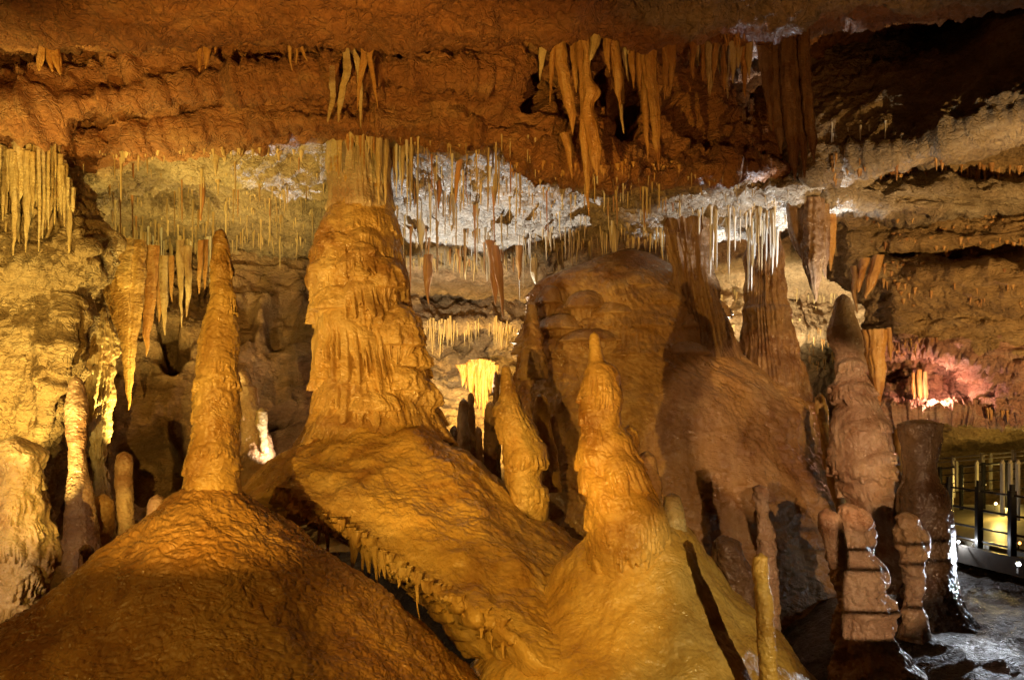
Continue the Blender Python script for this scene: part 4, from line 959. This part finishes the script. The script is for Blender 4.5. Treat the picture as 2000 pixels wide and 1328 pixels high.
# rust-red and white hangers of the centre
for k, (pth, rad, d, mt, lb) in enumerate([
    ([(838, 498), (836, 530), (835, 562), (837, 596)], [9, 9, 5, 1], 9.0, 'redstraw', 'rust red stalactite with a swollen root above the cream roof band'),
    ([(956, 470), (964, 520), (966, 560), (968, 596)], [8, 8, 6, 1], 8.8, 'redstraw', 'shorter of two rust red stalactites in front of the cream roof band'),
    ([(966, 480), (974, 530), (979, 570), (983, 622)], [7, 8, 5, 1], 8.7, 'redstraw', 'longer of two rust red stalactites in front of the cream roof band'),
    ([(1015, 480), (1014, 510), (1014, 548)], [7, 6, 1], 9.2, 'spike', 'brown stalactite at the outer end of the cream roof band'),
    ([(1042, 505), (1043, 530), (1046, 555)], [7, 8, 2], 9.0, 'palespike', 'stubby pale yellow stalactite beside the great mound'),
    ([(823, 330), (823, 380), (823, 422), (823, 440), (822, 470), (823, 502)], [1.5, 1.3, 2, 7, 5, 1], 7.8, 'whitestraw', 'white bulb-ended straw hanging right beside the column'),
    ([(898, 280), (898, 310), (893, 345), (890, 398)], [7, 6, 5, 1], 6.9, 'redstraw', 'crooked orange stalactite among the straws under the roof edge'),
    ([(968, 340), (968, 360), (967, 398)], [4, 5, 1], 7.0, 'palespike', 'pale pointed stalactite among the straws under the roof edge'),
    ([(395, 330), (395, 380), (391, 432)], [6, 5, 2], 7.3, 'redstraw', 'blunt reddish stalactite standing out among the straws of the flat roof'),
    ([(424, 296), (421, 320), (420, 345)], [6, 5, 1], 6.6, 'cream', 'small whitish leaf-shaped stalactite on the flat roof'),
    ([(436, 296), (438, 308), (440, 318)], [6, 5, 1], 6.6, 'palespike', 'short leaf-shaped stalactite next to the whitish one'),
    ([(462, 280), (464, 290), (470, 300)], [6, 5, 1], 6.5, 'cream', 'tiny whitish leaf stalactite near the roof edge'),
    ([(230, 300), (229, 305), (225, 314)], [6, 5, 1], 6.5, 'cream', 'tiny pale leaf-like stalactite near the left wall'),
    ([(857, 330), (857, 370), (856, 410)], [6, 5, 1], 7.5, 'redstraw', 'red brown stalactite between the white bulb and the straws')]):
    spike('stalactite', pth, rad, d, M[mt], lb, group='stalactites of the middle roof', seed=230. + k * 1.9, lump=.2)

# ------------------------------------------------------------------ soda straws: single things hung from the roof
def straw_mesh(name, mat, bulge=0.0, seed=0, m=6, n=9):
    t = np.linspace(0, 1, n); th = np.linspace(0, 2 * math.pi, m, endpoint=False)
    r = 1.25 - .45 * t + bulge * np.exp(-((t - .12) / .1) ** 2) + .18 * n1(t * 6, seed)
    r[-1] = .12; r[0] *= 1.5
    V = np.stack([r[:, None] * np.cos(th), r[:, None] * np.sin(th), -t[:, None] + 0 * th], -1)
    return raw_mesh(name, V, grid_quads(n, m, True)[:, ::-1], mat)
SM = {k: [straw_mesh('soda_straw', M[k], b, s) for b, s in ((0, 1), (.5, 2), (1.2, 3))] for k in ('straw', 'whitestraw', 'redstraw')}
SPK = {k: [straw_mesh('soda_straw', M[k], 1.6, s + 10, 8, 10) for s in (1, 2)] for k in ('straw', 'redstraw')}
r4 = np.random.default_rng(77)
def straws(box, n, ln, rad, mats, label, group, edge=None, top=None):
    k = 0; tries = 0
    while k < n and tries < n * 20:
        tries += 1
        px = r4.uniform(box[0], box[2]); py = r4.uniform(box[1], box[3])
        if edge is not None: py = np.interp(px, [e[0] for e in edge], [e[1] for e in edge]) + r4.uniform(*top)
        if float(n2(px / 34., py / 20., 3)) < r4.uniform(-.35, .2): continue
        p = hit(px, py)
        if p is None or not (5.5 < p[1] < 14): continue
        mt = mats[int(r4.integers(len(mats)))]
        o = link('soda_straw', SM[mt][int(r4.integers(3))], None, Vector((p + np.array((0, 0, .03))) * SC))
        L = (ln[0] + (ln[1] - ln[0]) * r4.random() ** 1.8) / F * p[1]; rr = r4.uniform(*rad) / F * p[1]
        o.scale = (rr * SC, rr * SC, (L + .03) * SC); o.rotation_euler = (r4.normal(0, .012), r4.normal(0, .012), r4.uniform(0, 6))
        tag(o, label, 'soda straw', group); k += 1
straws((185, 300, 620, 470), 70, (22, 95), (.9, 1.9), ['straw', 'straw', 'straw', 'straw', 'straw', 'redstraw'], 'thin ochre straw under the flat roof between the left wall and the thick column', 'straws of the flat left roof')
straws((190, 440, 420, 476), 40, (40, 120), (1.0, 2.0), ['straw', 'straw', 'whitestraw'], 'pale straw of the dense fringe above the great yellow curtain', 'straws above the left recess')
straws((770, 270, 1050, 470), 80, (25, 130), (.9, 1.8), ['straw', 'whitestraw', 'straw', 'whitestraw', 'straw', 'straw', 'redstraw'], 'fine pale straw under the silvery roof past the thick column', 'straws of the silvery roof')
straws((800, 478, 1040, 505), 30, (18, 60), (1.0, 2.2), ['redstraw', 'redstraw', 'straw', 'whitestraw'], 'rusty straw along the broken edge above the cream roof band', 'straws above the cream roof band')
straws((1060, 345, 1330, 440), 34, (15, 70), (.9, 1.8), ['straw', 'whitestraw', 'redstraw'], 'scattered straw under the shadowed roof behind the big cluster', 'straws of the shadowed roof')
straws((1365, 405, 1530, 452), 56, (30, 130), (1.2, 2.4), ['whitestraw', 'whitestraw', 'straw'], 'white straw of the bright fringe round the head of the brown column', 'straws round the brown column')
straws((1600, 235, 1760, 300), 9, (24, 70), (.8, 1.2), ['whitestraw'], 'thin white straw below the grey slab', 'straws of the grey slab')

# countless little straws and nubs, one mass per roof
def fringe(name, boxes, mat, label, seed):
    rr = np.random.default_rng(seed); VV = []; QQ = []; off_ = 0
    m = 5; th = np.linspace(0, 2 * math.pi, m, endpoint=False)
    for (x0, y0, x1, y1, n, l0, l1, w0, w1) in boxes:
        for _ in range(n):
            hx, hy = rr.uniform(x0, x1), rr.uniform(y0, y1)
            if float(n2(hx / 30., hy / 16., seed)) < rr.uniform(-.4, .1): continue
            p = hit(hx, hy)
            if p is None or p[1] < 5: continue
            L = (l0 + (l1 - l0) * rr.random() ** 2) / F * p[1]; r = rr.uniform(w0, w1) / F * p[1]
            t = np.array([-.25, .1, .5, .8, 1.0]); rad = np.array([1.5, 1.1, .75, .45, .06]) * r
            dx, dy = rr.normal(0, .05, 2) * L
            V = np.stack([p[0] + dx * t[:, None] + rad[:, None] * np.cos(th), p[1] + dy * t[:, None] + rad[:, None] * np.sin(th), p[2] - L * t[:, None] + 0 * th], -1)
            VV.append(V.reshape(-1, 3)); QQ.append(grid_quads(5, m, True)[:, ::-1] + off_); off_ += 5 * m
    V = np.concatenate(VV) * SC
    o = link(name, raw_mesh(name, V, np.concatenate(QQ), mat))
    return tag(o, label, 'straw fringe', kind='stuff')
fringe('straw_fringe', [(120, 296, 640, 475, 170, 4, 22, .9, 1.9), (190, 462, 420, 480, 110, 10, 55, 1.2, 2.6), (440, 380, 625, 490, 110, 6, 40, .8, 1.5), (150, 290, 640, 300, 60, 8, 24, 1.5, 4)], M['straw'], 'mass of short ochre straws and nubs covering the flat left roof', 51)
fringe('straw_fringe', [(770, 270, 1050, 490, 230, 4, 34, .9, 2.2), (790, 488, 1050, 512, 120, 8, 40, 1.2, 2.4), (800, 630, 1040, 642, 150, 14, 64, 1., 2.2)], M['straw'], 'mass of short straws on the silvery roof and its broken edge', 52)
fringe('straw_fringe', [(1050, 340, 1540, 440, 200, 5, 30, .9, 2.0), (1060, 440, 1330, 475, 170, 10, 80, .9, 2.6), (1400, 560, 1640, 660, 60, 8, 34, 1, 2.2)], M['straw'], 'dense brown straw curtain along the low roof above the great mound', 53)
fringe('straw_fringe', [(1580, 640, 1645, 722, 60, 6, 26, 1, 2), (1600, 300, 2000, 345, 60, 8, 30, 2, 5), (1690, 420, 2000, 600, 130, 4, 16, 1.5, 4), (1730, 800, 1970, 812, 260, 8, 24, 1.2, 2.6), (1740, 660, 1830, 690, 60, 5, 16, 1.2, 2.6), (1000, 315, 1330, 338, 60, 8, 26, 2, 5), (1340, 60, 1480, 75, 60, 10, 40, 2, 4)], M['spike'], 'ragged nubs and short stalactites along the ledges of the far wall', 54)

# ------------------------------------------------------------------ walkway with railings, lamps
def box_mesh(name, lo, hi, mat):
    lo, hi = np.asarray(lo, float), np.asarray(hi, float)
    V = np.array([[(lo, hi)[a][0], (lo, hi)[b][1], (lo, hi)[c][2]] for a in (0, 1) for b in (0, 1) for c in (0, 1)])
    q = [(0, 1, 3, 2), (4, 6, 7, 5), (0, 4, 5, 1), (2, 3, 7, 6), (0, 2, 6, 4), (1, 5, 7, 3)]
    return raw_mesh(name, V * SC, q, mat, smooth=False)
def beam(name, a, b, w, h, mat, parent, org):
    """rectangular bar from a to b (units, world)"""
    a, b = np.asarray(a, float), np.asarray(b, float)
    t = (b - a) / np.linalg.norm(b - a)
    up = np.array((0, 0, 1.0)) if abs(t[2]) < .9 else np.array((1.0, 0, 0))
    s = np.cross(t, up); s /= np.linalg.norm(s); u = np.cross(s, t)
    V = []
    c = .22
    prof = [(-w, -h * (1 - c)), (-w * (1 - c), -h), (w * (1 - c), -h), (w, -h * (1 - c)), (w, h * (1 - c)), (w * (1 - c), h), (-w * (1 - c), h), (-w, h * (1 - c))]
    for p in (a, b): V.append([p + s * x * .5 + u * y * .5 for x, y in prof])
    V = np.array(V)
    q = [list(f) for f in grid_quads(2, 8, True)]
    V = (V.reshape(-1, 3) - org) * SC
    me = bpy.data.meshes.new(name); me.from_pydata(V.tolist(), [], [list(map(int, f)) for f in q] + [list(range(7, -1, -1)), list(range(8, 16))])
    me.materials.append(mat); me.update()
    return link(name, me, parent)
def railing(label, pa, pb, n, top, mat, h, kind, rails=(1.0, .72, .45, .2), w=.028, group=None, xt=.3):
    """pa, pb: world ends of the foot line (units)"""
    pa, pb = np.asarray(pa, float), np.asarray(pb, float)
    e = empty('railing', pa, label, 'railing', group)
    for k in range(n):
        p = pa + (pb - pa) * (k + .0) / (n - 1)
        q = beam('post', p, p + np.array((0, 0, h * 1.0)), w * 1.6, w * 1.6, mat, e, pa)
        if kind == 'cap':
            beam('post_cap', p + np.array((0, 0, h)), p + np.array((0, 0, h + .07)), w * 1.0, w * 1.0, mat, q, pa)
    ext = (pb - pa) / np.linalg.norm(pb - pa) * xt
    for r in rails:
        z = np.array((0, 0, h * r - (w if r == 1 else 0)))
        beam('rail', pa - ext + z, pb + ext + z, w * (1.2 if r == 1 else .55), w * (.8 if r == 1 else .55), mat if r < 1 else top, e, pa)
    return e
wa, wb = P(1700, 1030, 10.6), P(2120, 1105, 7.4)
GR = 'railings of the walkway'
railing('near black railing with stout posts between the dark stump and the wet bank', P(1800, 1045, 9.6), P(2130, 1120, 7.4), 6, M['steel'], M['steel'], .70, 'cap', (.93, .62, .33, .12), .042, GR)
railing('grey handrail running highest along the far side of the walkway', P(1760, 975, 12.2), P(2120, 962, 9.6), 7, M['rail'], M['rail'], .62, '', (1.0, .86, .7), .03, GR)
railing('dark middle railing crossing behind the near black one', P(1760, 1000, 11.4), P(2120, 985, 9.2), 9, M['steel'], M['steel'], .62, '', (1.0, .8, .6, .4), .026, GR)
w0 = empty('walkway', wa, 'walkway of worn boards behind the black railing, lit yellow from below', 'walkway')
def slab_quad(name, pts, th, mat, parent, org):
    pts = np.asarray(pts, float); lo = pts - np.array((0, 0, th))
    V = (np.concatenate([pts, lo]) - org) * SC
    me = bpy.data.meshes.new(name)
    me.from_pydata(V.tolist(), [], [(0, 1, 2, 3), (7, 6, 5, 4), (0, 4, 5, 1), (1, 5, 6, 2), (2, 6, 7, 3), (3, 7, 4, 0)])
    me.materials.append(mat); me.update(); return link(name, me, parent)
slab_quad('deck', [P(1800, 1038, 9.7), P(2140, 1108, 7.5), P(2140, 985, 9.4), P(1740, 985, 12.0)], .05, M['deck'], w0, wa)
slab_quad('toe_board', [P(1790, 1046, 9.55), P(2140, 1122, 7.35), P(2140, 1120, 7.38), P(1790, 1044, 9.58)], .2, M['board'], w0, wa)
for k, (x, y0, y1, d) in enumerate([(1958, 905, 1008, 9.3), (1973, 905, 1012, 9.2), (1988, 905, 1016, 9.1), (1868, 905, 958, 10.6), (1908, 905, 985, 10.2), (1935, 890, 958, 10.5)]):
    b = P(x, y1, d); t = P(x, y0, d)
    e = empty('fence_pale', b, 'pale pointed paling standing behind the black railing', 'paling', 'pale palings on the walkway')
    pw = (9 if k < 3 else 7) / F * d
    beam('pale_board', b, t, pw, .03, M['pale'], e, b)
    V = np.array([t + np.array((-pw / 2, -.015, 0)), t + np.array((pw / 2, -.015, 0)), t + np.array((0, -.015, pw * .9)), t + np.array((-pw / 2, .015, 0)), t + np.array((pw / 2, .015, 0)), t + np.array((0, .015, pw * .9))])
    me = bpy.data.meshes.new('pale_tip'); me.from_pydata(((V - b) * SC).tolist(), [], [(0, 1, 2), (5, 4, 3), (0, 2, 5, 3), (2, 1, 4, 5), (1, 0, 3, 4)]); me.materials.append(M['pale']); link('pale_tip', me, e)

def lamp(px, py, d, mat, label, r=.03):
    p = P(px, py, d)
    e = empty('floor_lamp', p, label, 'lamp')
    th = np.linspace(0, 2 * math.pi, 20, endpoint=False)
    prof = [(.0, -.9), (.9, -.9), (1.1, -.6), (1.15, .5), (1.0, .75), (.85, .6)]
    V = np.stack([np.stack([a * r * np.cos(th), 0 * th + (-b) * r, a * r * np.sin(th)], -1) for a, b in prof])
    link('housing', raw_mesh('housing', V * SC, grid_quads(len(prof), 20, True), M['steel']), e)
    pr = [(.0, .95), (.45, .88), (.8, .62)]
    V = np.stack([np.stack([a * r * np.cos(th), 0 * th + (-b) * r, a * r * np.sin(th)], -1) for a, b in pr])
    link('lens', raw_mesh('lens', V * SC, grid_quads(3, 20, True), mat), e)
    beam('bracket', p + np.array((0, r * .4, -r)), p + np.array((0, r * .4, -r * 4)), r * .6, r * .6, M['steel'], e, p)
lamp(1988, 1101, 7.0, M['lens_w'], 'bright white floor lamp on the wet bank below the walkway', .022)
lamp(1871, 1058, 8.9, M['lens_w'], 'small bluish white lamp under the toe board near the dark stump', .018)
lamp(1990, 1060, 7.6, M['lens_o'], 'small orange lamp on the dark bank under the railing', .018)
lamp(1944, 983, 9.7, M['lens_y'], 'warm yellow lamp low on the walkway boards', .02)
# added unseen wall cuts the front lamp low; railing inferred from its bar shadows
pp = np.array((-1.2, 1.1, CZ - 1.9))
bm_ = box_mesh('lamp_cutoff_wall', (-2.2, -.05, 0), (2.0, .05, 1.31), M['board'])
tag(link('lamp_cutoff_wall', bm_, None, Vector(pp * SC)), 'unseen low dark wall added to cut off the front lamp', 'light blocker')
e_ = railing('black railing of the viewing platform beside the pink twin-lobed stalagmite', np.array((2.1, 3.0, CZ - 1.55)), np.array((3.5, 2.9, CZ - 1.55)), 3, M['steel'], M['steel'], 1.0, '', (.90, .83, .68), .026, xt=0.0)
slab_quad('toe_board', [np.array((2.16, 3.0, CZ - .97)), np.array((3.4, 2.9, CZ - .97)), np.array((3.4, 2.93, CZ - .97)), np.array((2.16, 3.03, CZ - .97))], .6, M['board'], e_, np.array((2.16, 3.0, CZ - 1.55)))  # unseen board added to keep the pink lamp off the lower rocks
# lamp cable
pts = [(1872, 1062, 8.8), (1884, 1068, 8.75), (1897, 1066, 8.7), (1904, 1056, 8.75)]
V = spike_mesh([(x, y) for x, y, _ in pts], [1.3, 1.3, 1.3, 1.3], 8.8, lump=0, m=8)
c_ = grid_obj('lamp_cable', V, M['rail'], wrap=True, origin=V[0].mean(0), flip=True); tag(c_, 'pale curved cable of the small bluish lamp', 'cable')

# ------------------------------------------------------------------ lamps of the show cave, with a few added lights
def spot(px, py, d, tpx, tpy, td, watts, col, size=60, blend=.3, rad=.03):
    l = bpy.data.lights.new('cave_lamp', 'SPOT'); l.energy = watts * SC * SC; l.color = col
    l.spot_size = math.radians(size); l.spot_blend = blend; l.shadow_soft_size = rad
    o = bpy.data.objects.new('cave_lamp', l); COL.objects.link(o)
    a = Vector(P(px, py, d) if not isinstance(px, tuple) else px) * SC; b = Vector(P(tpx, tpy, td)) * SC
    o.location = a; o.rotation_euler = (b - a).to_track_quat('-Z', 'Y').to_euler()
    return o
def pt(px, py, d, watts, col, rad=.05):
    l = bpy.data.lights.new('cave_lamp', 'POINT'); l.energy = watts * SC * SC; l.color = col; l.shadow_soft_size = rad
    o = bpy.data.objects.new('cave_lamp', l); COL.objects.link(o)
    o.location = Vector(P(px, py, d) if not isinstance(px, tuple) else px) * SC
    return o
AMB = (1.0, .565, .10); YEL = (1.0, .70, .17); PNK = (1.0, .60, .31); WHT = (.82, .9, 1.0); ORG = (1.0, .46, .12)
# front lamps (beside the viewer, below eye level)
spot((-1.15, .5, CZ - .58), 0, 0, 700, 640, 6.5, 860, AMB, 60, .35, .03)
spot((-3.7, 2.4, CZ - .5), 0, 0, 735, 600, 6.6, 700, (1.0, .62, .17), 25, .5, .03)
spot((1.7, 1.2, CZ - .15), 0, 0, 1530, 840, 8.0, 620, (1.0, .58, .27), 18, .35, .02)
spot((-.7, .2, CZ + .05), 0, 0, 1000, 1130, 5.0, 580, AMB, 28, .6, .04)
spot((-2.4, -.5, CZ + .6), 0, 0, 450, 1170, 4.0, 260, AMB, 46, .6, .05)  # weak fill added from above to lift the front cone
spot((1.5, -.2, CZ - 1.3), 0, 0, 900, 120, 6.0, 420, ORG, 60, .5, .03)
spot((1.9, .6, CZ - .5), 0, 0, 1560, 960, 7.0, 520, PNK, 25, .25, .024)
spot((-3.2, 2.2, CZ - .9), 0, 0, 50, 1010, 4.6, 110, PNK, 30, .4, .02)
spot((-2.8, 1.0, CZ - 1.2), 0, 0, 320, 225, 5.9, 150, PNK, 40, .6, .02)
# recess on the left
spot(232, 905, 7.5, 232, 640, 7.2, 150, YEL, 80, .6)
spot(330, 950, 7.0, 250, 380, 7.6, 300, YEL, 90, .5)
spot(560, 800, 8.2, 400, 390, 8.0, 45, YEL, 80, .6)
spot(60, 1120, 5.2, -10, 470, 5.9, 380, YEL, 70, .6)
spot((-3.4, 3.0, CZ - .3), 0, 0, 90, 480, 5.9, 330, YEL, 70, .6)
pt(560, 880, 8.3, 8, PNK)
pt(585, 935, 7.3, 12, (1, .75, .45))
spot(556, 925, 7.3, 500, 810, 7.6, 45, (1, .78, .5), 70, .6)
spot(846, 690, 9.4, 945, 765, 11.6, 170, (1.0, .70, .2), 60, .6)
# hollow beyond the column
spot(905, 905, 9.75, 930, 770, 11.5, 120, (1.0, .68, .18), 104, .7)
spot(985, 870, 9.9, 940, 790, 11.6, 420, (1.0, .66, .16), 84, .7)
spot(900, 850, 9.4, 950, 390, 8.5, 800, WHT, 58, .2, .015)
spot(600, 620, 9.0, 550, 325, 7.2, 160, WHT, 24, .3, .015)
spot(842, 720, 9.0, 935, 560, 12.5, 260, (1, .88, .6), 80, .5)
# right chamber
spot(1600, 790, 9.6, 1460, 400, 8.2, 1000, WHT, 46, .3, .015)
spot(1600, 800, 11.5, 1520, 560, 12.8, 420, (1, .85, .5), 90, .4)
spot(1425, 760, 10.6, 1435, 600, 12.2, 160, (1, .8, .35), 90, .4)
pt(1830, 775, 9.35, 30, (1, .52, .36))
pt(1905, 785, 9.3, 22, (1, .52, .36))
spot(1760, 792, 9.6, 1820, 700, 10.0, 60, (1, .6, .45), 120, .5)
spot((5.4, 3.4, CZ - .8), 0, 0, 1850, 490, 8.8, 1400, (1, .60, .2), 62, .7)
spot(1960, 1040, 5.4, 1790, 230, 7.0, 190, (1, .88, .68), 42, .5)
spot(1640, 640, 8.4, 1640, 250, 7.6, 30, WHT, 60, .5, .015)
spot(1425, 690, 10.2, 1430, 470, 8.6, 260, WHT, 60, .4, .015)
spot(1960, 1090, 6.6, 1620, 1180, 4.6, 70, WHT, 80, .6, .015)
spot(1662, 720, 7.4, 1450, 405, 8.0, 260, WHT, 50, .3, .015)  # added to light the opaque straws from the front
spot((2.15, .8, CZ - .45), 0, 0, 1370, 1230, 4.6, 330, (1.0, .74, .28), 24, .6, .02)
# walkway lamps
pt(1988, 1100, 6.96, 10, WHT, .02)
pt(1871, 1056, 8.85, 6, WHT, .02)
pt(1944, 980, 9.62, 14, YEL)
pt(1960, 950, 10.8, 16, YEL)

w = bpy.data.worlds.new('World'); sc.world = w; w.use_nodes = True
w.node_tree.nodes['Background'].inputs[0].default_value = (1.0, .62, .3, 1)
w.node_tree.nodes['Background'].inputs[1].default_value = .003

cam = bpy.data.cameras.new('camera'); co = bpy.data.objects.new('camera', cam); COL.objects.link(co); sc.camera = co
cam.sensor_width = 36; cam.lens = 36 * F / 2000; cam.shift_y = (HY - 664) / 2000
cam.clip_end = 500; cam.clip_start = .05
co.location = (0, 0, CZ * SC); co.rotation_euler = (math.pi / 2, 0, 0)
sc.view_settings.view_transform = 'Standard'; sc.view_settings.look = 'None'; sc.view_settings.gamma = 1
sc.view_settings.exposure = 0
sc.cycles.use_denoising = True
sc.cycles.max_bounces = 5; sc.cycles.diffuse_bounces = 2; sc.cycles.glossy_bounces = 2
sc.cycles.sample_clamp_indirect = 4; sc.cycles.caustics_reflective = False
sc.cycles.use_light_tree = True
sc.cycles.use_adaptive_sampling = True; sc.cycles.adaptive_threshold = .04
